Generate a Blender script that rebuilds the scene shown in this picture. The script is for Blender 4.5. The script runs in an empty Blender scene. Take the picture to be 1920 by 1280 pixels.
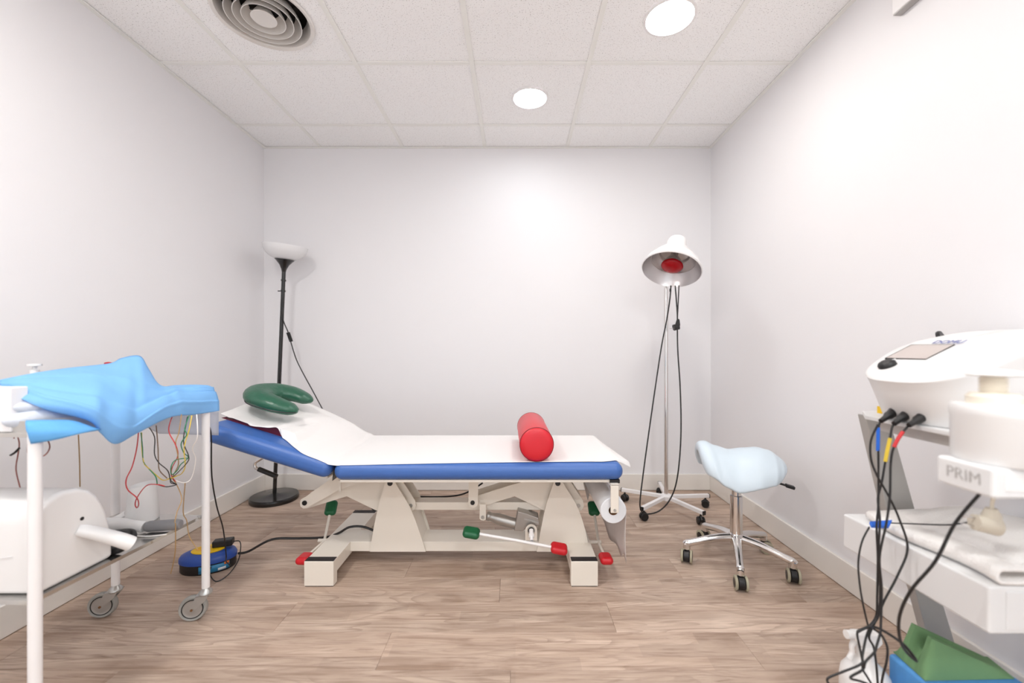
import bpy, bmesh, math, random
from mathutils import Vector, Matrix, noise
R = math.radians
random.seed(7)
SC = bpy.context.scene
COL = SC.collection
# ------------------------------------------------------------------ camera
F, CX, CY, CH = 785.0, 966.6, 652.6, 1.039          # focal length / vanishing point (1920x1280) and eye height
cam = bpy.data.cameras.new('camera')
cam.sensor_width = 36.0
cam.lens = F / 1920 * 36
cam.shift_x = -(CX - 960) / 1920
cam.shift_y = (CY - 640) / 1920
cam.clip_start = 0.02
cam.dof.use_dof = True
cam.dof.focus_distance = 1.95
cam.dof.aperture_fstop = 1.45
camo = bpy.data.objects.new('camera', cam)
COL.objects.link(camo)
camo.location = (0, 0, CH)
camo.rotation_euler = (R(90), 0, 0)
SC.camera = camo
# ------------------------------------------------------------------ world, exposure
w = bpy.data.worlds.new('world')
SC.world = w
w.use_nodes = True
w.node_tree.nodes['Background'].inputs[0].default_value = (0.93, 0.97, 1, 1)
w.node_tree.nodes['Background'].inputs[1].default_value = 0.85  # stands in for a lit hallway, entering by the added doorway
SC.view_settings.view_transform = 'Standard'
SC.view_settings.look = 'None'
SC.view_settings.gamma = 1
SC.view_settings.use_curve_mapping = False
SC.view_settings.exposure = 0.94
SC.cycles.max_bounces = 10
SC.cycles.diffuse_bounces = 6
# ceiling downlights: x, y, radius, emission strength, colour
LIGHTS = [(0.085, 2.457, 0.095, 23, (0.92, 0.97, 1.0)), (0.684, 1.857, 0.10, 47, (0.98, 0.93, 0.87)),
          (-1.125, 0.657, 0.10, 115, (0.97, 0.935, 0.90)), (0.684, 0.057, 0.10, 78, (0.95, 0.965, 0.96)),
          (-0.5, -1.143, 0.10, 90, (0.94, 0.97, 0.98)), (0.684, -1.143, 0.10, 80, (0.94, 0.97, 0.98))]  # rear pair and the right-wall light before them: added unseen to brighten the room

# ------------------------------------------------------------------ helpers
def W(px, py, Y):
    """world point that stands at depth Y on the sight line of pixel (px, py)"""
    return Vector(((px - CX) * Y / F, Y, CH - (py - CY) * Y / F))

def lin(c):
    return tuple((v / 12.92 if v <= 0.04045 else ((v + 0.055) / 1.055) ** 2.4) for v in [k / 255 for k in c])

def mat(name, rgb, rough=0.5, metal=0.0, spec=0.5, var=0.0, vscale=6.0, bump=0.0, bscale=80.0, coat=0.0, trans=0.0, emit=None, sss=0.0, alpha=1.0, translucent=0.0):
    m = bpy.data.materials.new(name)
    m.use_nodes = True
    nt = m.node_tree
    b = nt.nodes['Principled BSDF']
    c = lin(rgb)
    b.inputs['Base Color'].default_value = (*c, 1)
    b.inputs['Roughness'].default_value = rough
    b.inputs['Metallic'].default_value = metal
    b.inputs['Specular IOR Level'].default_value = spec
    b.inputs['Coat Weight'].default_value = coat
    b.inputs['Coat Roughness'].default_value = 0.15
    b.inputs['Transmission Weight'].default_value = trans
    b.inputs['Alpha'].default_value = alpha
    tc = nt.nodes.new('ShaderNodeTexCoord')
    if var > 0:
        n = nt.nodes.new('ShaderNodeTexNoise')
        n.inputs['Scale'].default_value = vscale
        n.inputs['Detail'].default_value = 4
        nt.links.new(tc.outputs['Object'], n.inputs['Vector'])
        mx = nt.nodes.new('ShaderNodeMix')
        mx.data_type = 'RGBA'
        mx.inputs[6].default_value = (*[v * (1 - var) for v in c], 1)
        mx.inputs[7].default_value = (*[min(1, v * (1 + var)) for v in c], 1)
        nt.links.new(n.outputs['Fac'], mx.inputs[0])
        nt.links.new(mx.outputs[2], b.inputs['Base Color'])
    if bump > 0:
        n2 = nt.nodes.new('ShaderNodeTexNoise')
        n2.inputs['Scale'].default_value = bscale
        n2.inputs['Detail'].default_value = 3
        nt.links.new(tc.outputs['Object'], n2.inputs['Vector'])
        bp = nt.nodes.new('ShaderNodeBump')
        bp.inputs['Strength'].default_value = bump
        bp.inputs['Distance'].default_value = 0.01
        nt.links.new(n2.outputs['Fac'], bp.inputs['Height'])
        nt.links.new(bp.outputs['Normal'], b.inputs['Normal'])
    if emit:
        b.inputs['Emission Color'].default_value = (*emit[0], 1)
        b.inputs['Emission Strength'].default_value = emit[1]
    if translucent > 0:
        tr = nt.nodes.new('ShaderNodeBsdfTranslucent')
        tr.inputs['Color'].default_value = (*c, 1)
        ms = nt.nodes.new('ShaderNodeMixShader')
        ms.inputs[0].default_value = translucent
        nt.links.new(b.outputs[0], ms.inputs[1])
        nt.links.new(tr.outputs[0], ms.inputs[2])
        nt.links.new(ms.outputs[0], nt.nodes['Material Output'].inputs[0])
    return m

def obj(name, bm, m, parent=None, bevel=0.0, seg=3, solid=0.0, subsurf=0, smooth=True, angle=38, label=None):
    me = bpy.data.meshes.new(name)
    bmesh.ops.recalc_face_normals(bm, faces=bm.faces[:])
    off = Vector((0, 0, 0))
    p = parent
    while p is not None:
        off += p.location
        p = p.parent
    if parent is None:
        cs = [v.co for v in bm.verts]
        off = Vector(((min(c.x for c in cs) + max(c.x for c in cs)) / 2, (min(c.y for c in cs) + max(c.y for c in cs)) / 2, min(c.z for c in cs)))
    bmesh.ops.translate(bm, verts=bm.verts[:], vec=-off)
    bm.to_mesh(me)
    bm.free()
    o = bpy.data.objects.new(name, me)
    COL.objects.link(o)
    if parent is None:
        o.location = off
    else:
        o.parent = parent
    me.materials.append(m)
    if smooth:
        for f in me.polygons:
            f.use_smooth = True
        if not bevel and not subsurf:
            me.set_sharp_from_angle(angle=R(angle))
    if subsurf:
        s = o.modifiers.new('subdivision', 'SUBSURF')
        s.levels = s.render_levels = subsurf
    if solid:
        s = o.modifiers.new('thickness', 'SOLIDIFY')
        s.thickness = solid
        s.offset = 0
    if bevel:
        b = o.modifiers.new('bevel', 'BEVEL')
        b.width = bevel
        b.segments = seg
        b.limit_method = 'ANGLE'
        b.angle_limit = R(40)
        b.harden_normals = True
    if label:
        o['label'] = label
    return o

def thing(name, label, cat, loc, group=None):
    o = bpy.data.objects.new(name, None)
    COL.objects.link(o)
    o.empty_display_size = 0.05
    o.location = loc
    o['label'] = label
    o['category'] = cat
    if group:
        o['group'] = group
    return o

def tag(o, label, cat, group=None):
    o['label'] = label
    o['category'] = cat
    if group:
        o['group'] = group
    return o

def struct(o, label=None):
    o['kind'] = 'structure'
    if label:
        o['label'] = label
    return o

def BM():
    return bmesh.new()

def box(bm, x0, x1, y0, y1, z0, z1, M=None):
    vs = [bm.verts.new((x, y, z)) for x in (x0, x1) for y in (y0, y1) for z in (z0, z1)]
    for f in ((0, 1, 3, 2), (4, 6, 7, 5), (0, 4, 5, 1), (2, 3, 7, 6), (0, 2, 6, 4), (1, 5, 7, 3)):
        bm.faces.new([vs[i] for i in f])
    if M is not None:
        bmesh.ops.transform(bm, matrix=M, verts=vs)
    return bm

def obox(bm, p0, p1, wid, hei, up=(0, 0, 1)):
    """bar from p0 to p1 with a rectangular section"""
    p0, p1 = Vector(p0), Vector(p1)
    d = (p1 - p0).normalized()
    s = d.cross(Vector(up)).normalized()
    u = s.cross(d)
    vs = []
    for p in (p0, p1):
        for a, b in ((-1, -1), (1, -1), (1, 1), (-1, 1)):
            vs.append(bm.verts.new(p + s * wid / 2 * a + u * hei / 2 * b))
    for f in ((0, 1, 2, 3), (7, 6, 5, 4), (0, 4, 5, 1), (1, 5, 6, 2), (2, 6, 7, 3), (3, 7, 4, 0)):
        bm.faces.new([vs[i] for i in f])
    return bm

def frame_for(d):
    d = d.normalized()
    a = Vector((0, 0, 1)) if abs(d.z) < 0.9 else Vector((1, 0, 0))
    s = d.cross(a).normalized()
    return s, s.cross(d).normalized()

def ring(bm, c, s, u, rs, ru, n):
    return [bm.verts.new(c + s * math.cos(2 * math.pi * i / n) * rs + u * math.sin(2 * math.pi * i / n) * ru) for i in range(n)]

def skin(bm, a, b):
    n = len(a)
    for i in range(n):
        bm.faces.new((a[i], a[(i + 1) % n], b[(i + 1) % n], b[i]))

def cyl(bm, p0, p1, r0, r1=None, n=20, cap=True):
    p0, p1 = Vector(p0), Vector(p1)
    r1 = r0 if r1 is None else r1
    s, u = frame_for(p1 - p0)
    a, b = ring(bm, p0, s, u, r0, r0, n), ring(bm, p1, s, u, r1, r1, n)
    skin(bm, a, b)
    if cap:
        bm.faces.new(a)
        bm.faces.new(b)
    return bm

def spline(pts, n=6):
    pts = [Vector(p) for p in pts]
    if len(pts) < 3:
        return pts
    out = []
    for i in range(len(pts) - 1):
        p0 = pts[max(0, i - 1)]
        p1, p2 = pts[i], pts[i + 1]
        p3 = pts[min(len(pts) - 1, i + 2)]
        for k in range(n):
            t = k / n
            out.append(0.5 * ((2 * p1) + (p2 - p0) * t + (2 * p0 - 5 * p1 + 4 * p2 - p3) * t * t + (3 * p1 - p0 - 3 * p2 + p3) * t ** 3))
    out.append(pts[-1])
    return out

def tube(bm, pts, r, n=8, sub=6, flat=1.0, up=None):
    """round (or flattened) tube along a smooth curve; r may be a list"""
    P = spline(pts, sub) if sub > 1 else [Vector(p) for p in pts]
    N = len(P)
    rr = r if isinstance(r, (list, tuple)) else [r, r]
    def rad(i):
        t = i / (N - 1) * (len(rr) - 1)
        k = min(int(t), len(rr) - 2)
        return rr[k] + (rr[k + 1] - rr[k]) * (t - k)
    d = (P[1] - P[0]).normalized()
    s, u = frame_for(d)
    if up is not None:
        s = d.cross(Vector(up)).normalized()
        u = s.cross(d)
    prev = None
    for i in range(N):
        t = (P[min(N - 1, i + 1)] - P[max(0, i - 1)]).normalized()
        if up is not None:
            s = t.cross(Vector(up)).normalized()
            u = s.cross(t)
        else:
            s = (s - t * s.dot(t)).normalized()
            u = s.cross(t).normalized()
        g = ring(bm, P[i], s, u, rad(i), rad(i) * flat, n)
        if prev:
            skin(bm, prev, g)
        else:
            bm.faces.new(g)
        prev = g
    bm.faces.new(prev)
    return bm

def lathe(bm, prof, c, axis=(0, 0, 1), n=32, sx=1.0, sy=1.0, close=False, side=None):
    """profile of (radius, height) turned about an axis"""
    c, ax = Vector(c), Vector(axis).normalized()
    s, u = frame_for(ax)
    if side is not None:
        s = Vector(side)
        s = (s - ax * s.dot(ax)).normalized()
        u = ax.cross(s)
    prev = first = None
    for r, h in prof:
        p = c + ax * h
        g = [bm.verts.new(p)] if r < 1e-6 else ring(bm, p, s, u, r * sx, r * sy, n)
        if prev is not None:
            if len(prev) == 1 and len(g) > 1:
                for i in range(n):
                    bm.faces.new((prev[0], g[(i + 1) % n], g[i]))
            elif len(g) == 1 and len(prev) > 1:
                for i in range(n):
                    bm.faces.new((prev[i], prev[(i + 1) % n], g[0]))
            elif len(g) > 1:
                skin(bm, prev, g)
        else:
            first = g
        prev = g
    if close and len(prev) > 1 and len(first) > 1:
        skin(bm, prev, first)
    return bm

def prism(bm, pts, vec):
    vec = Vector(vec)
    a = [bm.verts.new(p) for p in pts]
    b = [bm.verts.new(Vector(p) + vec) for p in pts]
    n = len(a)
    bm.faces.new(a)
    bm.faces.new(b[::-1])
    for i in range(n):
        bm.faces.new((a[i], b[i], b[(i + 1) % n], a[(i + 1) % n]))
    return bm

def pxprism(bm, pxs, Y0, Y1):
    return prism(bm, [W(x, y, Y0) for x, y in pxs], (0, Y1 - Y0, 0))

def gridsurf(bm, rows):
    vs = [[bm.verts.new(p) for p in r] for r in rows]
    for i in range(len(vs) - 1):
        for j in range(len(vs[0]) - 1):
            bm.faces.new((vs[i][j], vs[i][j + 1], vs[i + 1][j + 1], vs[i + 1][j]))
    return bm

def ellipsoid(bm, c, rx, ry, rz, M=None, nu=20, nv=12, p=1.0):
    n0 = len(bm.verts)
    prof = [(math.sin(math.pi * i / nv) ** p, -math.cos(math.pi * i / nv)) for i in range(nv + 1)]
    prof[0], prof[-1] = (0, -1), (0, 1)
    lathe(bm, prof, (0, 0, 0), n=nu)
    bm.verts.ensure_lookup_table()
    vs = bm.verts[n0:]
    T = Matrix.Translation(Vector(c)) @ (M if M else Matrix.Identity(4)) @ Matrix.Diagonal((rx, ry, rz, 1))
    bmesh.ops.transform(bm, matrix=T, verts=vs)
    return bm

def arc(cx, cy, r, a0, a1, n=6):
    return [(cx + r * math.cos(R(a0 + (a1 - a0) * i / n)), cy + r * math.sin(R(a0 + (a1 - a0) * i / n))) for i in range(n + 1)]

def interp(tab, x):
    if x <= tab[0][0]: return tab[0][1]
    for (a0, b0), (a1, b1) in zip(tab, tab[1:]):
        if x <= a1:
            k_ = (x - a0) / (a1 - a0)
            k_ = k_ * k_ * (3 - 2 * k_)
            return b0 + (b1 - b0) * k_
    return tab[-1][1]

# ------------------------------------------------------------------ materials
M_wall = mat('wall_paint', (234, 233, 235), 0.5, spec=0.35, var=0.012, vscale=1.5, bump=0.03, bscale=220)
M_base = mat('baseboard_lacquer', (234, 230, 224), 0.35)
M_grid = mat('grid_white', (240, 240, 236), 0.5)
M_dark = mat('void_dark', (40, 36, 34), 0.8)
M_blackpl = mat('black_plastic', (26, 25, 26), 0.4)
M_rubber = mat('black_rubber', (38, 33, 34), 0.75, bump=0.15, bscale=300)
M_chrome = mat('chrome', (225, 222, 220), 0.12, metal=1.0)
M_alu = mat('cast_aluminium', (176, 172, 168), 0.42, metal=0.85, var=0.05, vscale=30)
M_zinc = mat('zinc_plated_steel', (190, 190, 188), 0.35, metal=0.8, var=0.06, vscale=40)
M_steel = mat('stainless_steel', (205, 203, 200), 0.14, metal=0.95)
M_steelm = mat('stained_steel_rim', (190, 186, 182), 0.5, metal=0.3, var=0.12, vscale=25)
M_white = mat('white_lacquer', (238, 236, 236), 0.3)
M_whitepl = mat('white_plastic', (231, 230, 229), 0.35, coat=0.15)
M_whitepl2 = mat('pale_grey_plastic', (222, 220, 220), 0.4)
M_cream = mat('cream_powder_coat', (231, 224, 213), 0.42, var=0.02)
M_blue = mat('blue_leatherette', (60, 102, 172), 0.36, spec=0.55, bump=0.12, bscale=420, var=0.04)
M_maroon = mat('maroon_leatherette', (96, 14, 40), 0.5, bump=0.1, bscale=400)
M_red = mat('red_leatherette', (206, 14, 36), 0.34, spec=0.6, bump=0.1, bscale=420, var=0.03)
M_green = mat('green_leatherette', (30, 88, 66), 0.34, spec=0.6, bump=0.18, bscale=60, var=0.05)
M_pale = mat('pale_blue_leatherette', (208, 222, 232), 0.38, bump=0.05, bscale=420)
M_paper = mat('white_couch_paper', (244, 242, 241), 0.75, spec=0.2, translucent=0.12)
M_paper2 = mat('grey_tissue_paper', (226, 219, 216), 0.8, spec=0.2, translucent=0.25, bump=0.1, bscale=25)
M_redpl = mat('red_rubber', (196, 22, 34), 0.4, var=0.12, vscale=40)
M_greenpl = mat('green_rubber', (10, 92, 54), 0.42, var=0.15, vscale=40)
M_drape = mat('blue_nonwoven_drape', (146, 204, 250), 0.7, spec=0.2, var=0.04, vscale=14, bump=0.12, bscale=26, translucent=0.3)
M_drape2 = mat('deep_blue_drape', (118, 190, 242), 0.7, spec=0.2, var=0.06, vscale=14, bump=0.15, bscale=26, translucent=0.25)
M_film = mat('translucent_film', (226, 230, 238), 0.45, alpha=0.55, translucent=0.5)
M_glassbowl = mat('opal_glass', (246, 246, 247), 0.25, coat=0.3, translucent=0.2)
M_blackgl = mat('black_lacquer', (20, 18, 18), 0.22, coat=0.3)
M_silver = mat('silver_reflector', (206, 202, 202), 0.3, metal=0.9)
M_redbulb = mat('red_bulb_glass', (168, 2, 18), 0.22, spec=0.35, var=0.35, vscale=25)
M_clear = mat('clear_glass', (235, 230, 228), 0.05, trans=0.7)
M_towel = mat('white_terry_towel', (244, 241, 238), 0.95, bump=0.5, bscale=250)
M_cartw = mat('cart_grey_white', (226, 226, 226), 0.4)
M_cartg = mat('cart_grey_leg', (182, 180, 176), 0.42, metal=0.2)
M_cloth = mat('flowered_cloth', (206, 212, 222), 0.85, var=0.12, vscale=30, bump=0.3, bscale=60)
M_foamg = mat('green_foam', (112, 150, 106), 0.9, var=0.06, vscale=12, bump=0.1, bscale=400)
M_foamb = mat('blue_vinyl_foam', (86, 154, 218), 0.6, var=0.05, vscale=10)
M_reelb = mat('reel_blue_plastic', (38, 76, 160), 0.4)
M_reely = mat('reel_yellow_plastic', (240, 196, 18), 0.4)
M_label = mat('reel_label_print', (40, 128, 176), 0.4, var=0.25, vscale=60)
M_labelw = mat('label_white', (214, 224, 230), 0.4)
M_labelo = mat('label_orange', (226, 120, 50), 0.4)
M_screen = mat('display_glass', (190, 178, 172), 0.12, coat=0.5)
M_grey = mat('grey_soft_grip', (132, 131, 133), 0.5)
M_creampl = mat('cream_plastic', (236, 228, 212), 0.4)
M_plug = mat('ivory_plug', (206, 198, 182), 0.45)
M_card = mat('cardboard_brown', (120, 84, 52), 0.85)
M_gasket = mat('grey_tyre', (158, 157, 152), 0.6)
M_text = mat('grey_print', (176, 174, 172), 0.5)
M_textb = mat('blue_print', (96, 104, 160), 0.5)
M_vent = mat('vent_paint', (228, 224, 219), 0.28, metal=0.25)
M_beigetyre = mat('beige_tyre', (170, 164, 142), 0.6)

def wire_mat(n, c):
    return mat(n, c, 0.45)
M_w = {k: wire_mat(k + '_wire_sheath', v) for k, v in dict(red=(196, 40, 44), yellow=(226, 196, 60), green=(24, 128, 84), brown=(120, 92, 66), tan=(166, 132, 84), white=(236, 232, 228), black=(26, 24, 24), blue=(30, 104, 214), pink=(150, 92, 84)).items()}

# laminate floor: grain along x, tone changing from plank to plank
def floor_mat():
    m = bpy.data.materials.new('oak_laminate')
    m.use_nodes = True
    nt = m.node_tree
    L = nt.links
    b = nt.nodes['Principled BSDF']
    geo = nt.nodes.new('ShaderNodeNewGeometry')
    oi = nt.nodes.new('ShaderNodeObjectInfo')
    off = nt.nodes.new('ShaderNodeVectorMath')
    off.operation = 'MULTIPLY_ADD'
    cmb = nt.nodes.new('ShaderNodeCombineXYZ')
    for k, f in enumerate((37.0, 61.0, 0.0)):
        mm = nt.nodes.new('ShaderNodeMath')
        mm.operation = 'MULTIPLY'
        mm.inputs[1].default_value = f
        L.new(oi.outputs['Random'], mm.inputs[0])
        L.new(mm.outputs[0], cmb.inputs[k])
    off.inputs[1].default_value = (1, 1, 1)
    L.new(geo.outputs['Position'], off.inputs[0])
    L.new(cmb.outputs[0], off.inputs[2])
    def nz(scale, sc, detail, dist=0.0, rough=0.55):
        mp = nt.nodes.new('ShaderNodeMapping')
        mp.inputs['Scale'].default_value = sc
        L.new(off.outputs[0], mp.inputs['Vector'])
        n = nt.nodes.new('ShaderNodeTexNoise')
        n.inputs['Scale'].default_value = scale
        n.inputs['Detail'].default_value = detail
        n.inputs['Distortion'].default_value = dist
        n.inputs['Roughness'].default_value = rough
        L.new(mp.outputs[0], n.inputs['Vector'])
        return n
    big = nz(1.0, (1.6, 9.0, 1), 5, 1.2)
    fine = nz(1.0, (5.0, 150.0, 1), 4, 0.3, 0.7)
    mid = nz(1.0, (2.2, 34.0, 1), 4, 2.0, 0.6)
    # cathedral rings: distance-like bands through a stretched noise
    ringn = nz(1.0, (1.1, 6.5, 1), 2, 0.6, 0.4)
    mr = nt.nodes.new('ShaderNodeMath')
    mr.operation = 'MULTIPLY'
    mr.inputs[1].default_value = 15.0
    L.new(ringn.outputs['Fac'], mr.inputs[0])
    fr = nt.nodes.new('ShaderNodeMath')
    fr.operation = 'FRACT'
    L.new(mr.outputs[0], fr.inputs[0])
    rr = nt.nodes.new('ShaderNodeValToRGB')
    rr.color_ramp.elements[0].position = 0.0
    rr.color_ramp.elements[0].color = (1, 1, 1, 1)
    rr.color_ramp.elements[1].position = 0.45
    rr.color_ramp.elements[1].color = (0, 0, 0, 1)
    e = rr.color_ramp.elements.new(0.97)
    e.color = (0.15, 0.15, 0.15, 1)
    e = rr.color_ramp.elements.new(1.0)
    e.color = (1, 1, 1, 1)
    L.new(fr.outputs[0], rr.inputs[0])
    def mix(a, c, f, mode='MIX'):
        x = nt.nodes.new('ShaderNodeMix')
        x.data_type = 'RGBA'
        x.blend_type = mode
        for s, i in ((f, 0), (a, 6), (c, 7)):
            if isinstance(s, (int, float)):
                x.inputs[i].default_value = s
            elif isinstance(s, tuple):
                x.inputs[i].default_value = (*lin(s), 1)
            else:
                L.new(s, x.inputs[i])
        return x.outputs[2]
    def ramp(s, lo, hi):
        r = nt.nodes.new('ShaderNodeMapRange')
        r.inputs[1].default_value, r.inputs[2].default_value = lo, hi
        L.new(s, r.inputs[0])
        return r.outputs[0]
    base = mix((164, 140, 123), (212, 191, 174), ramp(big.outputs['Fac'], 0.3, 0.7))
    base = mix(base, (138, 114, 98), ramp(mid.outputs['Fac'], 0.5, 0.8))
    base = mix(base, (130, 106, 90), ramp(fine.outputs['Fac'], 0.55, 0.85))
    gate = ramp(big.outputs['Fac'], 0.42, 0.62)
    gm = nt.nodes.new('ShaderNodeMath')
    gm.operation = 'MULTIPLY'
    L.new(gate, gm.inputs[0])
    L.new(rr.outputs[0], gm.inputs[1])
    gm2 = nt.nodes.new('ShaderNodeMath')
    gm2.operation = 'MULTIPLY'
    gm2.inputs[1].default_value = 0.42
    L.new(gm.outputs[0], gm2.inputs[0])
    base = mix(base, (120, 94, 78), gm2.outputs[0])
    # printed two-strip pattern: short blocks of slightly different tone
    br = nt.nodes.new('ShaderNodeTexBrick')
    br.inputs['Scale'].default_value = 1.0
    br.inputs['Brick Width'].default_value = 0.43
    br.inputs['Row Height'].default_value = 0.0613
    br.inputs['Mortar Size'].default_value = 0.0
    br.inputs['Color1'].default_value = (0.0, 0.0, 0.0, 1)
    br.inputs['Color2'].default_value = (1, 1, 1, 1)
    L.new(geo.outputs['Position'], br.inputs['Vector'])
    tone = nt.nodes.new('ShaderNodeMapRange')
    tone.inputs[3].default_value, tone.inputs[4].default_value = 0.90, 1.07
    L.new(br.outputs['Color'], tone.inputs[0])
    pl = nt.nodes.new('ShaderNodeMapRange')
    pl.inputs[3].default_value, pl.inputs[4].default_value = 0.91, 1.06
    L.new(oi.outputs['Random'], pl.inputs[0])
    mt = nt.nodes.new('ShaderNodeMath')
    mt.operation = 'MULTIPLY'
    L.new(tone.outputs[0], mt.inputs[0])
    L.new(pl.outputs[0], mt.inputs[1])
    hs = nt.nodes.new('ShaderNodeHueSaturation')
    L.new(mt.outputs[0], hs.inputs['Value'])
    L.new(base, hs.inputs['Color'])
    L.new(hs.outputs[0], b.inputs['Base Color'])
    b.inputs['Roughness'].default_value = 0.48
    b.inputs['Specular IOR Level'].default_value = 0.28
    bp = nt.nodes.new('ShaderNodeBump')
    bp.inputs['Strength'].default_value = 0.06
    bp.inputs['Distance'].default_value = 0.004
    L.new(fine.outputs['Fac'], bp.inputs['Height'])
    L.new(bp.outputs[0], b.inputs['Normal'])
    return m
M_floor = floor_mat()

def tile_mat():
    m = mat('mineral_fibre_tile', (229, 226, 223), 0.9, spec=0.1)
    nt = m.node_tree
    L = nt.links
    b = nt.nodes['Principled BSDF']
    geo = nt.nodes.new('ShaderNodeNewGeometry')
    v = nt.nodes.new('ShaderNodeTexNoise')
    v.inputs['Scale'].default_value = 190
    v.inputs['Detail'].default_value = 2
    L.new(geo.outputs['Position'], v.inputs['Vector'])
    r = nt.nodes.new('ShaderNodeValToRGB')
    r.color_ramp.elements[0].position = 0.28
    r.color_ramp.elements[0].color = (*lin((190, 188, 186)), 1)
    r.color_ramp.elements[1].position = 0.40
    r.color_ramp.elements[1].color = (*lin((249, 249, 249)), 1)
    L.new(v.outputs['Fac'], r.inputs[0])
    L.new(r.outputs[0], b.inputs['Base Color'])
    bp = nt.nodes.new('ShaderNodeBump')
    bp.inputs['Strength'].default_value = 0.25
    bp.inputs['Distance'].default_value = 0.003
    L.new(v.outputs['Fac'], bp.inputs['Height'])
    L.new(bp.outputs[0], b.inputs['Normal'])
    return m
M_tile = tile_mat()

# ================================================================== THE ROOM
XL, XR, YB, YF, ZC = -1.844, 1.434, 3.072, -1.643, 2.509
bm = BM(); box(bm, XL - 0.1, XR + 0.1, YF - 0.1, YB + 0.1, -0.08, -0.012)
floor = struct(obj('floor', bm, M_card, smooth=False), 'wood laminate floor of long grey-brown planks')
def wall(name, *a):
    b_ = BM(); box(b_, *a)
    return struct(obj(name, b_, M_wall, smooth=False))
wall('wall_back', XL - 0.1, XR + 0.1, YB, YB + 0.1, -0.012, 2.7)
bm = BM(); box(bm, XL - 0.1, -1.3, YF - 0.1, YF, -0.012, 2.7); box(bm, 0.95, XR + 0.1, YF - 0.1, YF, -0.012, 2.7); box(bm, -1.3, 0.95, YF - 0.1, YF, 2.3, 2.7)  # doorway opening is added out of view so world light fills the room
struct(obj('wall_front', bm, M_wall, smooth=False), 'unseen wall behind the viewer with a wide opening added to let in fill light')
wall('wall_left', XL - 0.1, XL, YF, YB, -0.012, 2.7)
wall('wall_right', XR, XR + 0.1, YF, YB, -0.012, 2.7)
bm = BM(); box(bm, XL, XR, YF, YB, 2.66, 2.7)
ceiling = struct(obj('ceiling', bm, M_grid, smooth=False), 'suspended ceiling of white speckled mineral tiles in a metal grid')

# planks
PW = 0.1800
plank_mesh = {}
rows = []
y = 1.352 - 17 * PW
k = 0
GAP = 0.0003
while y < YB:
    y0, y1 = max(y, YF), min(y + PW, YB)
    x = XL - (k * 0.437 % 1.26)
    while x < XR:
        x0, x1 = max(x, XL), min(x + 1.26, XR)
        if x1 - x0 > 0.01 and y1 - y0 > 0.01:
            key = (round(x1 - x0, 3), round(y1 - y0, 3))
            if key not in plank_mesh:
                hx, hy = (x1 - x0) / 2 - GAP, (y1 - y0) / 2 - GAP
                b_ = BM()
                top = [b_.verts.new((sx * (hx - 0.0008), sy * (hy - 0.0008), 0)) for sx, sy in ((-1, -1), (1, -1), (1, 1), (-1, 1))]
                mid_ = [b_.verts.new((sx * hx, sy * hy, -0.0008)) for sx, sy in ((-1, -1), (1, -1), (1, 1), (-1, 1))]
                bot = [b_.verts.new((sx * hx, sy * hy, -0.012)) for sx, sy in ((-1, -1), (1, -1), (1, 1), (-1, 1))]
                b_.faces.new(top)
                for i in range(4):
                    j = (i + 1) % 4
                    b_.faces.new((mid_[i], mid_[j], top[j], top[i]))
                    b_.faces.new((bot[i], bot[j], mid_[j], mid_[i]))
                me = bpy.data.meshes.new('plank')
                b_.to_mesh(me); b_.free()
                me.materials.append(M_floor)
                plank_mesh[key] = me
            o = bpy.data.objects.new('plank', plank_mesh[key])
            COL.objects.link(o)
            o.parent = floor
            o.location = Vector(((x0 + x1) / 2, (y0 + y1) / 2, 0)) - floor.location
        x += 1.26
    y += PW
    k += 1

# baseboards
def baseboard(name, *a):
    b_ = BM(); box(b_, *a)
    return struct(obj(name, b_, M_base, bevel=0.003, seg=2))
T_ = 0.014
baseboard('baseboard_back', XL + T_, XR - T_, YB - T_, YB, 0.002, 0.119)
baseboard('baseboard_left', XL, XL + T_, YF, YB, 0.002, 0.119)
baseboard('baseboard_right', XR - T_, XR, YF, YB, 0.002, 0.119)
baseboard('baseboard_front', 0.95, XR - T_, YF, YF + T_, 0.002, 0.119)

# ceiling grid and tiles
GX = [-1.425, -0.825, -0.225, 0.378, 0.980]
GY = [2.757, 2.157, 1.557, 0.957, 0.357, -0.243, -0.843, -1.443]
for gx in GX:
    b_ = BM(); box(b_, gx - 0.012, gx + 0.012, YF, YB, ZC - 0.004, ZC)
    box(b_, gx - 0.002, gx + 0.002, YF, YB, ZC, ZC + 0.04)
    obj('grid_bar', b_, M_grid, ceiling, smooth=False)
xs = [XL] + GX + [XR]
ys = [YB] + GY + [YF]
for gy in GY:
    for i in range(len(xs) - 1):
        b_ = BM(); box(b_, xs[i] + 0.0125, xs[i + 1] - 0.0125, gy - 0.012, gy + 0.012, ZC - 0.0035, ZC)
        obj('grid_bar', b_, M_grid, ceiling, smooth=False)
for n_, a in enumerate(((XL, XL + 0.02, YF, YB), (XR - 0.02, XR, YF, YB), (XL + 0.02, XR - 0.02, YB - 0.02, YB), (XL + 0.02, XR - 0.02, YF, YF + 0.02))):
    b_ = BM(); box(b_, *a, ZC - 0.006, ZC - 0.002)
    struct(obj('trim_%d' % (n_ + 1), b_, M_grid, smooth=False), 'white metal edge angle of the ceiling grid')
VX, VY, VR = -1.118, 1.860, 0.190
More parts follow.
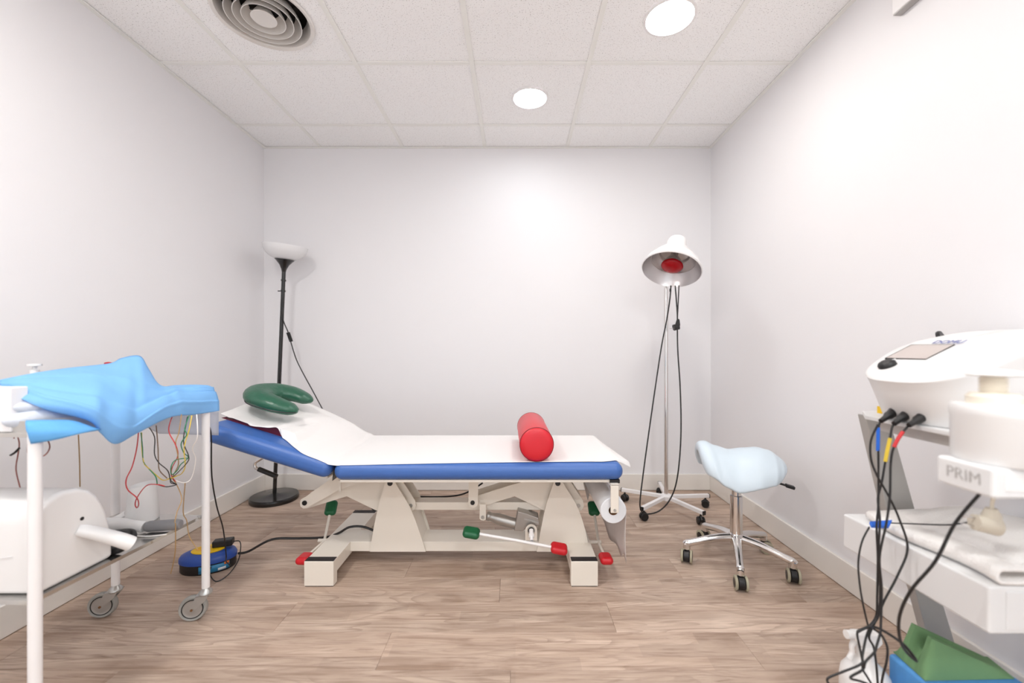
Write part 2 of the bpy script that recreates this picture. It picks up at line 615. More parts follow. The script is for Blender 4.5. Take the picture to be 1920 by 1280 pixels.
for i in range(len(xs) - 1):
    for j in range(len(ys) - 1):
        x0, x1, y1, y0 = xs[i] + 0.003, xs[i + 1] - 0.003, ys[j] - 0.003, ys[j + 1] + 0.003
        b_ = BM()
        if x0 < VX < x1 and y0 < VY < y1:                 # the tile the vent hangs in has a round hole
            n = 40
            inner, outer = [], []
            for q in range(n):
                a = 2 * math.pi * q / n
                c, s = math.cos(a), math.sin(a)
                inner.append((VX + VR * c, VY + VR * s))
                t = min([((x1 - VX) / c if c > 0 else (x0 - VX) / c) if abs(c) > 1e-6 else 9, ((y1 - VY) / s if s > 0 else (y0 - VY) / s) if abs(s) > 1e-6 else 9])
                outer.append((VX + t * c, VY + t * s))
            for z in (ZC + 0.001, ZC + 0.016):
                A = [b_.verts.new((*p, z)) for p in inner]
                B = [b_.verts.new((*p, z)) for p in outer]
                skin(b_, A, B)
        else:
            box(b_, x0, x1, y0, y1, ZC + 0.001, ZC + 0.016)
        obj('ceiling_tile', b_, M_tile, ceiling, smooth=False)

# ------------------------------------------------------------------ downlights
LL = ['round white ceiling downlight above the treatment table near the back wall',
      'round warm ceiling downlight nearer the right wall, at the top edge of the photo',
      'round ceiling downlight by the left wall behind the viewer', 'unseen round light added by the right wall behind the viewer to brighten the room',
      'unseen round fill light added at the rear left of the room', 'unseen round fill light added at the rear right of the room']
for (lx, ly, lr, ls, lc), lab in zip(LIGHTS, LL):
    t = thing('downlight', lab, 'ceiling light', (lx, ly, ZC), 'ceiling downlights')
    b_ = BM(); lathe(b_, [(lr, 0.0), (lr + 0.014, 0.0), (lr + 0.013, -0.008), (lr + 0.002, -0.009), (lr - 0.001, -0.004)], (lx, ly, ZC), n=40, close=True)
    obj('trim_ring', b_, M_white, t)
    b_ = BM(); lathe(b_, [(0, -0.005), (lr, -0.005), (lr, 0.0005), (0, 0.0005)], (lx, ly, ZC), n=40)
    obj('diffuser', b_, mat('lamp_diffuser', (255, 255, 255), 0.5, emit=(lc, ls)), t)

# ------------------------------------------------------------------ ceiling vent
t = thing('ceiling_vent', 'round grey metal air vent with concentric rings in the ceiling', 'vent', (VX, VY, ZC))
b_ = BM(); lathe(b_, [(0.172, 0.05), (0.178, 0.014), (0.187, -0.004), (0.200, -0.009), (0.206, -0.002), (0.194, 0.0), (0.184, 0.014), (0.178, 0.05)], (VX, VY, ZC), n=48, close=True)
obj('flange', b_, M_vent, t)
for rr_ in (0.152, 0.120, 0.088):
    b_ = BM(); lathe(b_, [(rr_, -0.012), (rr_ - 0.004, 0.004), (rr_ - 0.016, 0.026), (rr_ - 0.026, 0.04), (rr_ - 0.028, 0.04), (rr_ - 0.018, 0.026), (rr_ - 0.006, 0.004), (rr_ - 0.003, -0.012)], (VX, VY, ZC), n=48, close=True)
    obj('ring', b_, M_vent, t)
b_ = BM(); lathe(b_, [(0, -0.004), (0.03, -0.006), (0.050, -0.010), (0.052, -0.008), (0.03, 0.03), (0, 0.03)], (VX, VY, ZC), n=32)
obj('centre_cone', b_, M_vent, t)
b_ = BM(); box(b_, VX - 0.16, VX + 0.16, VY - 0.004, VY + 0.004, ZC + 0.036, ZC + 0.05); box(b_, VX - 0.004, VX + 0.004, VY - 0.16, VY + 0.16, ZC + 0.036, ZC + 0.05)
obj('spider_bracket', b_, M_dark, t)
b_ = BM(); lathe(b_, [(0.188, 0.006), (0.188, 0.12), (0, 0.12)], (VX, VY, ZC), n=40)
obj('duct', b_, M_dark, t, solid=0.002)

# white panel high on the right wall
t = thing('wall_unit', 'flat white unit mounted high on the right wall, cut off by the top edge', 'air conditioner', (1.415, 1.1, 2.27))
b_ = BM(); box(b_, 1.402, XR - 0.0005, 0.72, 1.56, 2.277, 2.47)
obj('cover', b_, M_white, t, bevel=0.004)
b_ = BM(); box(b_, 1.404, XR - 0.002, 0.74, 1.556, 2.273, 2.277)
obj('shadow_strip', b_, M_text, t)  # thin grey strip standing in for the shadow gap under the cover

# ================================================================== TREATMENT TABLE
TB = thing('treatment_table', 'blue padded treatment table with raised headrest on a cream hydraulic frame', 'treatment table', (-0.28, 2.08, 0))
HX, HZ, ANG = -0.789, 0.511, R(17.3)
b_ = BM(); box(b_, -0.779, 0.462, 1.775, 2.36, 0.474, 0.548)
obj('seat_cushion', b_, M_blue, TB, bevel=0.035, seg=7)
Mb = Matrix.Translation((HX, 0, HZ)) @ Matrix.Rotation(ANG, 4, 'Y')
b_ = BM(); box(b_, -0.585, -0.004, 1.778, 2.36, -0.040, 0.040, Mb)
obj('backrest_cushion', b_, M_blue, TB, bevel=0.036, seg=7)
b_ = BM(); box(b_, -0.755, 0.43, 1.80, 2.335, 0.462, 0.474)
obj('top_frame', b_, M_cream, TB, bevel=0.002)
b_ = BM(); box(b_, -0.52, -0.02, 1.83, 2.31, -0.052, -0.040, Mb)
obj('backrest_frame', b_, M_cream, TB, bevel=0.002)
b_ = BM(); prism(b_, [(-0.792, 1.82, 0.512), (-0.783, 1.82, 0.508), (-0.797, 1.82, 0.462)], (0, 0.5, 0))
obj('hinge', b_, M_blackpl, TB, smooth=False)
# base
b_ = BM(); box(b_, -0.86, 0.30, 2.012, 2.149, 0.063, 0.1095)
obj('base_beam', b_, M_cream, TB, bevel=0.003)
for x0, x1 in ((-0.921, -0.793), (0.242, 0.359)):
    b_ = BM(); box(b_, x0, x1, 1.850, 2.372, 0.050, 0.110)
    box(b_, x0 - 0.0005, x1 + 0.0005, 1.823, 1.862, 0.003, 0.1105); box(b_, x0 - 0.0005, x1 + 0.0005, 2.36, 2.400, 0.003, 0.1105)
    ft = obj('foot', b_, M_cream, TB, bevel=0.003)
    for ya, yb in ((1.826, 1.861), (2.362, 2.398)):
        b_ = BM(); box(b_, x0 + 0.002, x1 - 0.001, ya, yb, 0.1105, 0.1125)
        obj('end_cap', b_, M_rubber, ft)
        b_ = BM(); box(b_, x0 + 0.003, x1 - 0.003, ya, yb, 0.0, 0.003)
        obj('floor_pad', b_, M_rubber, ft)
# columns: curved plates front and rear with a web
def column(pxL, pxR):
    b_ = BM()
    ysL = [886, 905, 948, 990, 1034]
    def side(xs_):
        return [W(x, y_, 2.0) for x, y_ in zip(xs_, ysL)]
    L_ = spline(side(pxL), 5)
    R_ = spline(side(pxR), 5)
    pts = L_ + R_[::-1]
    prism(b_, pts, (0, 0.006, 0))
    prism(b_, [p + Vector((0, 0.155, 0)) for p in pts], (0, 0.006, 0))
    n = len(L_)
    for k_ in range(n - 1):                               # inner web that closes the two long sides
        for A in (L_, R_):
            ins = 0.012 if A is L_ else -0.012
            a_, c_ = A[k_] + Vector((ins, 0.006, 0)), A[k_ + 1] + Vector((ins, 0.006, 0))
            if k_ >= 9:
                vs = [b_.verts.new(p) for p in (a_, c_, c_ + Vector((0, 0.149, 0)), a_ + Vector((0, 0.149, 0)))]
                b_.faces.new(vs)
    return obj('support_column', b_, M_cream, TB, smooth=False)
cl1 = column([728, 722, 709.6, 700.5, 693.4], [733, 741, 767, 784, 798])
cl2 = column([1044, 1038, 1023.8, 1014.7, 1006.5], [1048, 1056, 1081.7, 1096.5, 1106])
def disc(bm_, c, r, t_=0.004, n=18):
    cyl(bm_, Vector(c), Vector(c) + Vector((0, t_, 0)), r, n=n)
for px_, cl in ((731, cl1), (1046, cl2)):
    b_ = BM(); disc(b_, W(px_, 906, 1.996), 0.0125)
    obj('pivot_cap', b_, M_blackpl, cl)
# bell-crank lift arms, two per column
for dx in (0, 315):
    for Y0 in (2.03, 2.125):
        out = [(562, 943), (564, 936), (569, 933), (640, 910), (715, 890), (745, 888), (778, 938), (780, 948), (776, 956), (766, 959), (706, 957), (650, 930), (576, 953), (568, 953), (563, 949)]
        b_ = BM(); pxprism(b_, [(x + dx + (0 if Y0 < 2.1 else 4 * (731 - 600) / 131), y_ - (0 if Y0 < 2.1 else 10)) for x, y_ in out] if False else [(x + dx, y_) for x, y_ in out], 2.03, 2.036)
        bmesh.ops.translate(b_, verts=b_.verts[:], vec=(0, Y0 - 2.03, 0))
        la = obj('lift_arm', b_, M_cream, TB, smooth=False)
    b_ = BM(); disc(b_, W(770 + dx, 948, 2.026), 0.009, 0.006)
    obj('pin', b_, M_zinc, TB)
    b_ = BM(); obox(b_, W(690 + dx, 899, 2.036), W(690 + dx, 899, 2.036) + Vector((0, 0.09, 0)), 0.12, 0.004)
    obj('arm_web', b_, M_cream, TB, smooth=False)
# hanger strap for the top and strut for the backrest
b_ = BM(); pxprism(b_, [(879, 893), (897, 893), (896, 940)] + arc(887, 942, 9.5, 0, 180, 8) + [(878.5, 940)], 1.995, 2.001)
hs_ = obj('hanger_strap', b_, M_cream, TB, smooth=False)
b_ = BM(); disc(b_, W(886, 942.5, 1.991), 0.0105)
obj('pivot_cap', b_, M_blackpl, hs_)
b_ = BM(); prism(b_, [p for p in [W(563, 938, 1.99), W(622, 896, 1.99), W(700, 884, 1.99), W(706, 896, 1.99), W(636, 918, 1.99), W(577, 951, 1.99), W(569, 953, 1.99), W(563, 947, 1.99)]], (0, 0.006, 0))
st_ = obj('backrest_strut', b_, M_cream, TB, smooth=False)
b_ = BM(); disc(b_, W(570.5, 943, 1.986), 0.0115)
obj('pivot_cap', b_, M_blackpl, st_)
b_ = BM(); pxprism(b_, [(634, 900), (639, 900), (639, 922), (635, 921)], 1.95, 1.955)
obj('stop_tab', b_, M_cream, TB, smooth=False)
# tie bar between the two lifting arms
p0, p1 = W(770, 948, 2.05), W(1085, 948, 2.05)
b_ = BM(); box(b_, p0.x, p1.x - 0.10, 2.045, 2.115, p0.z - 0.019, p0.z + 0.019)
obj('tie_bar', b_, M_cream, TB, bevel=0.003)
# electric actuator
b_ = BM(); pxprism(b_, [(899.5, 945), (911, 945), (911, 973), (908, 975.5), (902, 975), (899, 972)], 2.0, 2.006)
ac = obj('actuator_bracket', b_, M_cream, TB, smooth=False)
b_ = BM(); disc(b_, W(905, 970, 1.995), 0.008, 0.006); obj('bolt', b_, M_zinc, ac)
b_ = BM()
a0, a1 = W(912, 966, 2.03), W(974, 984, 2.03)
d_ = (a1 - a0).normalized()
lathe(b_, [(0, 0), (0.018, 0.0), (0.0215, 0.006), (0.0215, 0.016), (0.019, 0.02), (0.0195, 0.03), (0.024, 0.048), (0.026, 0.055), (0.026, 0.165), (0, 0.165)], a0, d_, n=24)
cylo = obj('actuator_tube', b_, M_alu, TB)
b_ = BM(); pxprism(b_, [(971, 958), (986, 962), (1010, 971), (1012, 985), (985, 990), (981, 996), (964, 995)], 1.995, 2.065)
gb = obj('gear_housing', b_, M_alu, TB, bevel=0.004)
b_ = BM(); obox(b_, W(983, 973, 1.994), W(1010, 980, 1.994), 0.006, 0.006); obj('slot_rib', b_, M_zinc, gb)
b_ = BM(); pxprism(b_, [(985, 1013), (985, 994)] + arc(996, 994, 11, 180, 360, 10) + [(1007, 1013)], 1.972, 1.978)
ub = obj('pivot_bracket', b_, M_cream, TB, smooth=False)
b_ = BM(); disc(b_, W(996, 994.5, 1.968), 0.019, 0.004); obj('bushing', b_, M_zinc, ub)
b_ = BM(); disc(b_, W(996, 994.5, 1.965), 0.014, 0.004); obj('bore', b_, M_dark, ub)
# foot levers with a green and a red pad
def pad(parent, c, d, m, name):
    d = Vector(d).normalized()
    up_ = Vector((0, -0.35, 1)).normalized()
    y_ = up_.cross(d).normalized()
    z_ = d.cross(y_)
    b2 = BM(); obox(b2, c - d * 0.040, c + d * 0.036, 0.058, 0.034, up=z_)
    return obj(name, b2, m, parent, bevel=0.0168, seg=6)
def lever(gp, pv, rp, stub=None):
    b2 = BM(); tube(b2, [rp, pv, gp] if not stub else [rp, pv, gp], 0.0068, n=10, sub=1)
    lv = obj('foot_lever', b2, M_white if not stub else M_cream, TB, angle=60)
    pad(lv, gp, gp - pv, M_greenpl, 'green_pad')
    pad(lv, rp, rp - pv, M_redpl, 'red_pad')
    if stub:
        b2 = BM(); cyl(b2, stub[0], stub[1], 0.009, n=14); obj('axle_stub', b2, M_cream, lv)
    return lv
lever(W(883, 998, 1.88), W(967, 1012.5, 1.88), W(1049, 1028, 1.88))
b_ = BM(); lathe(b_, [(0.008, 0), (0.008, 0.02), (0.013, 0.022), (0.013, 0.034), (0.010, 0.036), (0.010, 0.06)], W(997, 1014, 1.885), (0, 1.0, 0.5), n=16)
obj('lever_pivot', b_, M_white, TB)
lever(W(621, 951, 2.16), W(608, 1014, 2.06), W(571, 1047, 1.88), (W(597, 1013, 2.06), W(660, 1013, 2.06)))
lever(W(1113, 952, 2.18), W(1122, 1016, 2.06), W(1136, 1047, 1.89), (W(1127, 1016, 2.06), W(1090, 1016, 2.06)))
# backrest release handle: chrome bend with a black grip
b_ = BM(); tube(b_, [W(492, 858, 1.95), W(484, 863, 1.95), W(478, 868, 1.95), W(479, 876, 1.95), W(487, 880, 1.95)], 0.0075, n=10)
hd = obj('release_handle', b_, M_chrome, TB)
b_ = BM(); tube(b_, [W(485, 879, 1.95), W(519, 893, 1.95)], 0.011, n=12, sub=1); obj('grip', b_, M_blackpl, hd)
# paper roll bracket under the foot end
b_ = BM(); box(b_, 0.404, 0.438, 1.775, 1.783, 0.340, 0.462); box(b_, 0.404, 0.438, 1.775, 1.815, 0.456, 0.464)
rb = obj('roll_bracket', b_, M_cream, TB, bevel=0.002)
b_ = BM(); box(b_, 0.404, 0.446, 1.79, 1.85, 0.462, 0.476); obj('mount', b_, M_blackpl, rb)
b_ = BM(); disc(b_, (0.421, 1.772, 0.352), 0.006, 0.004); obj('screw', b_, M_zinc, rb)
b_ = BM(); cyl(b_, (0.421, 1.78, 0.352), (0.421, 2.30, 0.352), 0.006, n=12); obj('roll_rod', b_, M_zinc, rb)
# mains cord of the table and the small hook behind the column
b_ = BM(); tube(b_, [W(705, 996, 2.10), W(680, 987, 2.10), W(655, 988, 2.09), W(635, 999, 2.09), W(610, 1007, 2.09), W(560, 1009, 2.08), W(510, 1011, 2.05), (-1.30, 2.04, 0.05), (-1.345, 2.03, 0.045)], 0.0058, n=8)
obj('mains_cord', b_, M_w['black'], TB)
b_ = BM(); tube(b_, [W(706, 946, 2.2), W(699, 949, 2.2), W(698, 953, 2.2), W(702, 956, 2.2), W(708, 957, 2.2)], 0.004, n=6)
obj('cable_hook', b_, M_w['black'], TB)
b_ = BM(); tube(b_, [W(770, 930, 2.25), W(820, 931, 2.25), W(860, 928, 2.25), W(885, 918, 2.25), W(905, 905, 2.25)], 0.0045, n=6)
obj('under_cable', b_, M_w['black'], TB)

# ---- paper roll
rc = Vector((0.421, 1.80, 0.341))
t = thing('paper_roll', 'white couch paper roll hung under the foot end of the blue table', 'paper roll', (0.421, 2.05, 0.28))
b_ = BM(); lathe(b_, [(0.0205, 0), (0.053, 0), (0.056, 0.003), (0.056, 0.497), (0.053, 0.5), (0.0205, 0.5)], rc, (0, 1, 0), n=40, close=True)
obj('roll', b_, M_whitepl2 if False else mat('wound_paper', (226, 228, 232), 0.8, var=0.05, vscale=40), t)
b_ = BM(); lathe(b_, [(0.018, 0.002), (0.0204, 0.002), (0.0204, 0.498), (0.018, 0.498)], rc, (0, 1, 0), n=28, close=True)
obj('cardboard_core', b_, M_card, t)
rows = []
for i in range(25):                                       # torn end that hangs down on the right side
    v = i / 24
    yy = 1.803 + 0.46 * v
    zb = interp([(0, 0.112), (0.12, 0.128), (0.22, 0.095), (0.36, 0.115), (0.55, 0.10), (0.75, 0.16), (1, 0.24)], v)
    rows.append([Vector((0.4775 - 0.004 * math.sin(3 * q / 7) + 0.010 * (q / 7) ** 2 * math.sin(5 * v) - 0.030 * (q / 7) ** 2 * v, yy, 0.345 + (zb - 0.345) * q / 7)) for q in range(8)])
b_ = BM(); gridsurf(b_, rows)
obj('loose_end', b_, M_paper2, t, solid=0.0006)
rows = []
for i in range(9):                                        # sheet that runs up from the roll to the underside, torn on the left
    v = i / 8
    yy = 1.88 + 0.40 * v
    rows.append([Vector((0.430 - 0.008 * q + 0.01 * math.sin(2.3 * v + q * 0.7) - 0.03 * v * (q / 7) ** 2, yy, 0.398 + 0.066 * q / 7 + 0.004 * math.sin(6 * v + q))) for q in range(8)])
b_ = BM(); gridsurf(b_, rows)
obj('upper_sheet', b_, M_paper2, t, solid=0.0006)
rows = []
for i in range(7):                                        # pointed scrap hanging on the far left
    v = i / 6
    rows.append([Vector((0.345 + 0.115 * u_ / 6 + 0.006 * math.sin(4 * v + u_) + (0.02 * v if u_ == 0 else 0), 2.262 - 0.05 * v, 0.465 - v * (0.07 + 0.16 * math.exp(-((u_ - 2.0) / 1.1) ** 2)))) for u_ in range(7)])
b_ = BM(); gridsurf(b_, rows)
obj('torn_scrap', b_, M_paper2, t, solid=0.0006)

# ---- maroon head pad under the paper
def onback(a, yy, h):                                     # a metres up the backrest from the hinge, h above its surface
    return Mb @ Vector((-a, yy, 0.040 + h))
PF = [(0.225, 0.0), (0.255, 0.032), (0.31, 0.033), (0.40, 0.014), (0.50, 0.013), (0.57, 0.0)]
PBk = [(0.16, 0.0), (0.20, 0.022), (0.26, 0.037), (0.34, 0.043), (0.48, 0.045), (0.575, 0.0)]
PY0, PY1 = 1.90, 2.325
def padh(a, yy):
    if not (PY0 <= yy <= PY1): return 0.0
    v_ = (yy - PY0) / (PY1 - PY0)
    return interp(PF, a) * (1 - v_) + interp(PBk, a) * v_
b_ = BM()
gtop = [[onback(0.15 + 0.435 * i / 40, PY0 + (PY1 - PY0) * j / 12, padh(0.15 + 0.435 * i / 40, PY0 + (PY1 - PY0) * j / 12)) for j in range(13)] for i in range(41)]
gridsurf(b_, gtop)
for j in (0, 12):
    yy = (PY0, PY1)[j > 0]
    for i in range(40):
        a0, a1 = 0.15 + 0.435 * i / 40, 0.15 + 0.435 * (i + 1) / 40
        if padh(a0, yy) + padh(a1, yy) > 0.0005:
            vs = [b_.verts.new(p) for p in (onback(a0, yy, 0), onback(a1, yy, 0), gtop[i + 1][j], gtop[i][j])]
            b_.faces.new(vs)
bmesh.ops.remove_doubles(b_, verts=b_.verts[:], dist=0.0002)
tag(obj('head_pad', b_, M_maroon), 'dark maroon head pad half hidden under the white paper', 'cushion')
def surf(x, yy):
    """height of whatever the paper lies on"""
    r_ = 0.035
    def edge(d):                                          # rounded edge, d metres inside the rim
        return r_ - math.sqrt(max(0, r_ * r_ - max(0, r_ - max(d, 0)) ** 2)) if d < r_ else 0.0
    z = 0.3
    if yy < 2.36:
        if -0.779 <= x <= 0.462:
            z = max(z, 0.548 - edge(yy - 1.775) - edge(0.462 - x) - edge(x + 0.779))
        a = (HX - x) / math.cos(ANG) + 0.012
        if 0.0 < a < 0.60:
            base = HZ + 0.040 / math.cos(ANG) + (HX - x) * math.tan(ANG)
            ph_ = max(padh(a + da, yy + dy) for da in (-0.018, 0, 0.018) for dy in (-0.012, 0, 0.014))
            z = max(z, base - edge(yy - 1.778) - edge(a - 0.004) + ph_ / math.cos(ANG))
    return z

# ---- couch paper over the table
ST = []
def stn(px, py, Yf, bx, bz, by=2.352):
    ST.append((W(px, py, Yf), Vector((bx, by, bz))))
stn(414, 775.5, 1.93, -1.335, 0.765)
stn(432, 783, 1.90, -1.25, 0.755)
stn(468, 797.5, 1.885, -1.145, 0.722)
stn(500, 801, 1.88, -1.06, 0.688)
stn(519, 801, 1.88, -1.00, 0.662)
stn(527, 815, 1.885, -0.955, 0.641)
stn(537, 832, 1.865, -0.90, 0.610)
stn(560, 852.5, 1.80, -0.85, 0.579)
stn(597, 866, 1.788, -0.80, 0.553)
stn(626, 872, 1.785, -0.765, 0.5505)
for x in (-0.70, -0.5, -0.3, -0.1, 0.1, 0.3, 0.39):
    f = (x + 0.70) / 1.1
    ST.append((Vector((x, 1.785 + 0.022 * f, 0.5392 + 0.010 * f)), Vector((x, 2.352, 0.5475))))
ST.append((Vector((0.450, 1.835, 0.541)), Vector((0.428, 2.345, 0.5485))))
ST.append((Vector((0.483, 1.865, 0.523)), Vector((0.452, 2.340, 0.538))))
ST.append((Vector((0.520, 1.890, 0.500)), Vector((0.470, 2.335, 0.522))))
Fp, Bp = spline([s[0] for s in ST], 10), spline([s[1] for s in ST], 10)
rows = []
NT = 44
for i, (f, b2) in enumerate(zip(Fp, Bp)):
    row = []
    flat_ = min(1, max(0, (i - 60) / 24))                 # 0 on the head, 1 on the flat part
    for j in range(NT + 1):
        tt = (j / NT) ** 1.6
        p = f.lerp(b2, tt)
        e = min(1, tt / 0.07)
        zf = f.z + (max(b2.z, 0.5505 if i < 170 else b2.z) - f.z) * (e * (2 - e))
        zh = f.z + (b2.z - f.z) * tt
        p.z = zh * (1 - flat_) + (zf if tt < 0.93 else min(zf, zf + (b2.z - zf) * (tt - 0.93) / 0.07)) * flat_
        p.z += (1 - flat_) * 0.012 * math.sin(math.pi * min(1, tt * 1.0)) + (1 - flat_) * 0.003 * noise.noise(p * 12)
        p.z = max(p.z, surf(p.x, p.y) + 0.003)
        row.append(p)
    rows.append(row)
b_ = BM(); gridsurf(b_, rows)
tag(obj('couch_paper', b_, M_paper, solid=0.0008, angle=80), 'long sheet of white paper spread over the blue treatment table', 'paper sheet')

# ---- green horseshoe neck pillow
b_ = BM()
pp = [(-1.030, 1.985, 0.742), (-1.060, 1.975, 0.752), (-1.14, 1.968, 0.778), (-1.215, 1.993, 0.800), (-1.248, 2.065, 0.816), (-1.222, 2.145, 0.816), (-1.155, 2.178, 0.800), (-1.09, 2.175, 0.776), (-1.06, 2.165, 0.766)]
tube(b_, pp, [0.014, 0.046, 0.062, 0.069, 0.070, 0.067, 0.060, 0.045, 0.014], n=20, sub=8, flat=0.62, up=(0.3, 0, 1))
np_ = thing('neck_pillow', 'dark green leatherette horseshoe neck pillow lying on the white paper', 'pillow', (-1.17, 2.08, 0.73))
obj('padding', b_, M_green, np_, angle=80)
b_ = BM()
tube(b_, [(-1.025, 1.955, 0.738), (-1.060, 1.919, 0.744), (-1.145, 1.902, 0.764), (-1.245, 1.930, 0.790), (-1.313, 2.06, 0.816), (-1.28, 2.19, 0.822)], 0.0022, n=6)
obj('seam', b_, M_blackpl, np_)

# ---- red bolster
t = thing('bolster', 'red leatherette cylinder bolster standing across the white paper', 'bolster', (0.087, 2.0, 0.552))
ca, cb = Vector((0.091, 1.800, 0.6255)), Vector((0.083, 2.215, 0.6255))
dd = (cb - ca).normalized()
L_ = (cb - ca).length
b_ = BM(); lathe(b_, [(0.0725, 0.0), (0.0735, 0.004), (0.0735, L_ - 0.004), (0.0725, L_)], ca, dd, n=48)
obj('body', b_, M_red, t)
for c, d in ((ca, -dd), (cb, dd)):
    b_ = BM(); lathe(b_, [(0.0725, 0), (0.069, 0.004), (0.060, 0.0085), (0.045, 0.011), (0.02, 0.012), (0, 0.012)], c, d, n=48); obj('end_panel', b_, M_red, t, angle=70)
    b_ = BM(); lathe(b_, [(0.0718, -0.001), (0.0742, -0.001), (0.0742, 0.001), (0.0718, 0.002)], c, d, n=48, close=True); obj('piping', b_, mat('dark_red_piping', (120, 8, 22), 0.5), t)

# ================================================================== FLOOR LAMP
LB = Vector((-1.655, 2.875, 0))
t = thing('floor_lamp', 'black uplighter floor lamp with white bowl shade in the left corner', 'floor lamp', LB)
b_ = BM(); lathe(b_, [(0, 0), (0.150, 0), (0.152, 0.006), (0.151, 0.026), (0.146, 0.034), (0.03, 0.040), (0.018, 0.046), (0, 0.046)], LB, n=48)
obj('base', b_, M_blackgl, t)
pt = Vector((-1.588, 2.87, 1.572))
pb = LB + Vector((0, 0, 0.04))
b_ = BM(); cyl(b_, pb, pt, 0.0125, n=16)
po = obj('pole', b_, M_blackgl, t)
for f in (0.952, 0.905):
    b_ = BM(); q = pb.lerp(pt, f); cyl(b_, q, q + Vector((0.001, 0, 0.010)), 0.0165, n=16)
    if f < 0.93:
        cyl(b_, q + Vector((0, 0, 0.005)), q + Vector((-0.035, 0, 0.005)), 0.004, n=8)
    obj('collar', b_, M_blackgl, po)
ax = Vector((0.10, -0.06, 1)).normalized()
b_ = BM(); lathe(b_, [(0.013, -0.01), (0.017, 0.008), (0.030, 0.037), (0.052, 0.063), (0.062, 0.072), (0, 0.074)], pt, ax, n=32)
obj('cone', b_, M_blackgl, t)
b_ = BM(); lathe(b_, [(0, 0.0725), (0.058, 0.0745), (0.086, 0.084), (0.117, 0.109), (0.134, 0.138), (0.140, 0.166), (0.136, 0.166), (0.130, 0.138), (0.113, 0.112), (0.084, 0.088), (0, 0.079)], pt, ax, n=48)
obj('shade', b_, M_glassbowl, t, angle=60)
b_ = BM(); pw = [W(528, 556, 2.85), W(527, 575, 2.845), W(531, 600, 2.86), W(540, 622, 2.88), W(545, 640, 2.9), W(555, 672, 2.93), W(567, 697, 2.96), W(585, 730, 2.98), W(606, 769, 3.0), W(640, 830, 3.03), W(660, 880, 3.04), W(700, 915, 3.05)]
tube(b_, pw, 0.0035, n=6)
co = obj('cord', b_, M_w['black'], t)
b_ = BM(); obox(b_, W(540, 623, 2.878), W(546, 640, 2.898), 0.018, 0.016); obj('switch', b_, M_blackpl, co)

# ================================================================== INFRARED LAMP
IB = Vector((0.975, 2.71, 0))
t = thing('infrared_lamp', 'white infrared lamp with red bulb on a chrome pole and wheeled base', 'infrared lamp', IB)
for a in (-64, -138, 6, 150, 79):
    d = Vector((math.cos(R(a)), math.sin(R(a)), 0))
    b_ = BM(); obox(b_, IB + d * 0.022 + Vector((0, 0, 0.079)), IB + d * 0.29 + Vector((0, 0, 0.075)), 0.022, 0.022)
    lg = obj('leg', b_, M_white, t, bevel=0.002)
    b_ = BM(); obox(b_, IB + d * 0.2895 + Vector((0, 0, 0.075)), IB + d * 0.294 + Vector((0, 0, 0.075)), 0.0235, 0.0235)
    obj('end_cap', b_, M_blackpl, lg)
    c = IB + d * 0.268
    w_ = Vector((math.cos(R(a + 60)), math.sin(R(a + 60)), 0))
    b_ = BM()
    for s in (-1, 1):
        lathe(b_, [(0, -0.007), (0.020, -0.007), (0.0235, -0.003), (0.0235, 0.003), (0.020, 0.007), (0, 0.007)], c + w_ * 0.013 * s + Vector((0, 0, 0.0235)), w_, n=20)
    cyl(b_, c + Vector((0, 0, 0.03)), c + Vector((0, 0, 0.066)), 0.006, n=10)
    f_ = w_.cross(Vector((0, 0, 1)))
    tube(b_, [c + f_ * 0.02 + Vector((0, 0, 0.03)), c + Vector((0, 0, 0.047)), c - f_ * 0.02 + Vector((0, 0, 0.03))], 0.008, n=8)
    obj('caster', b_, M_blackpl, t)
b_ = BM(); lathe(b_, [(0, 0.060), (0.034, 0.060), (0.036, 0.086), (0.030, 0.094), (0.016, 0.097), (0, 0.097)], IB, n=28)
obj('hub', b_, M_white, t)
b_ = BM(); cyl(b_, IB + Vector((0, 0, 0.09)), IB + Vector((0, 0, 1.60)), 0.0125, n=24)
obj('pole', b_, M_chrome, t)
rimc = W(1258.5, 506, 2.50)
v = (rimc - Vector((0, 0, CH))).normalized()
e1 = Vector((1, 0, 0)); e1 = (e1 - v * e1.dot(v)).normalized()
e2 = v.cross(e1).normalized()
if e2.z > 0: e2 = -e2
ax = (-v * 0.60 + (e1 * -0.14 + e2 * 0.99) * 0.80).normalized()   # the way the lamp faces
b_ = BM(); lathe(b_, [(0.168, 0.003), (0.172, 0.0), (0.174, -0.004), (0.166, -0.02), (0.150, -0.055), (0.135, -0.075), (0.131, -0.078), (0.118, -0.100), (0.100, -0.118), (0.094, -0.121), (0.088, -0.135), (0.066, -0.150), (0.060, -0.153), (0.058, -0.205), (0.052, -0.225), (0.036, -0.236), (0, -0.238)], rimc, ax, n=56)
hd = obj('lamp_head', b_, M_white, t, angle=30)
b_ = BM(); lathe(b_, [(0.171, 0.001), (0.163, -0.02), (0.146, -0.054), (0.131, -0.073), (0.127, -0.073), (0.114, -0.098), (0.096, -0.115), (0.090, -0.116), (0.084, -0.132), (0.05, -0.146), (0.0, -0.147)], rimc, ax, n=56)
obj('reflector', b_, M_silver, hd, angle=25)
b_ = BM(); lathe(b_, [(0, -0.006), (0.03, -0.008), (0.055, -0.016), (0.064, -0.027), (0.062, -0.036), (0.056, -0.043)], rimc, ax, n=36)
obj('red_bulb', b_, M_redbulb, hd, angle=70)
b_ = BM(); lathe(b_, [(0.056, -0.043), (0.048, -0.066), (0.032, -0.092), (0.022, -0.104), (0.02, -0.14)], rimc, ax, n=28)
obj('bulb_neck', b_, mat('silvered_glass', (200, 194, 190), 0.12, metal=0.7), hd, angle=70)
q = rimc - ax * 0.125
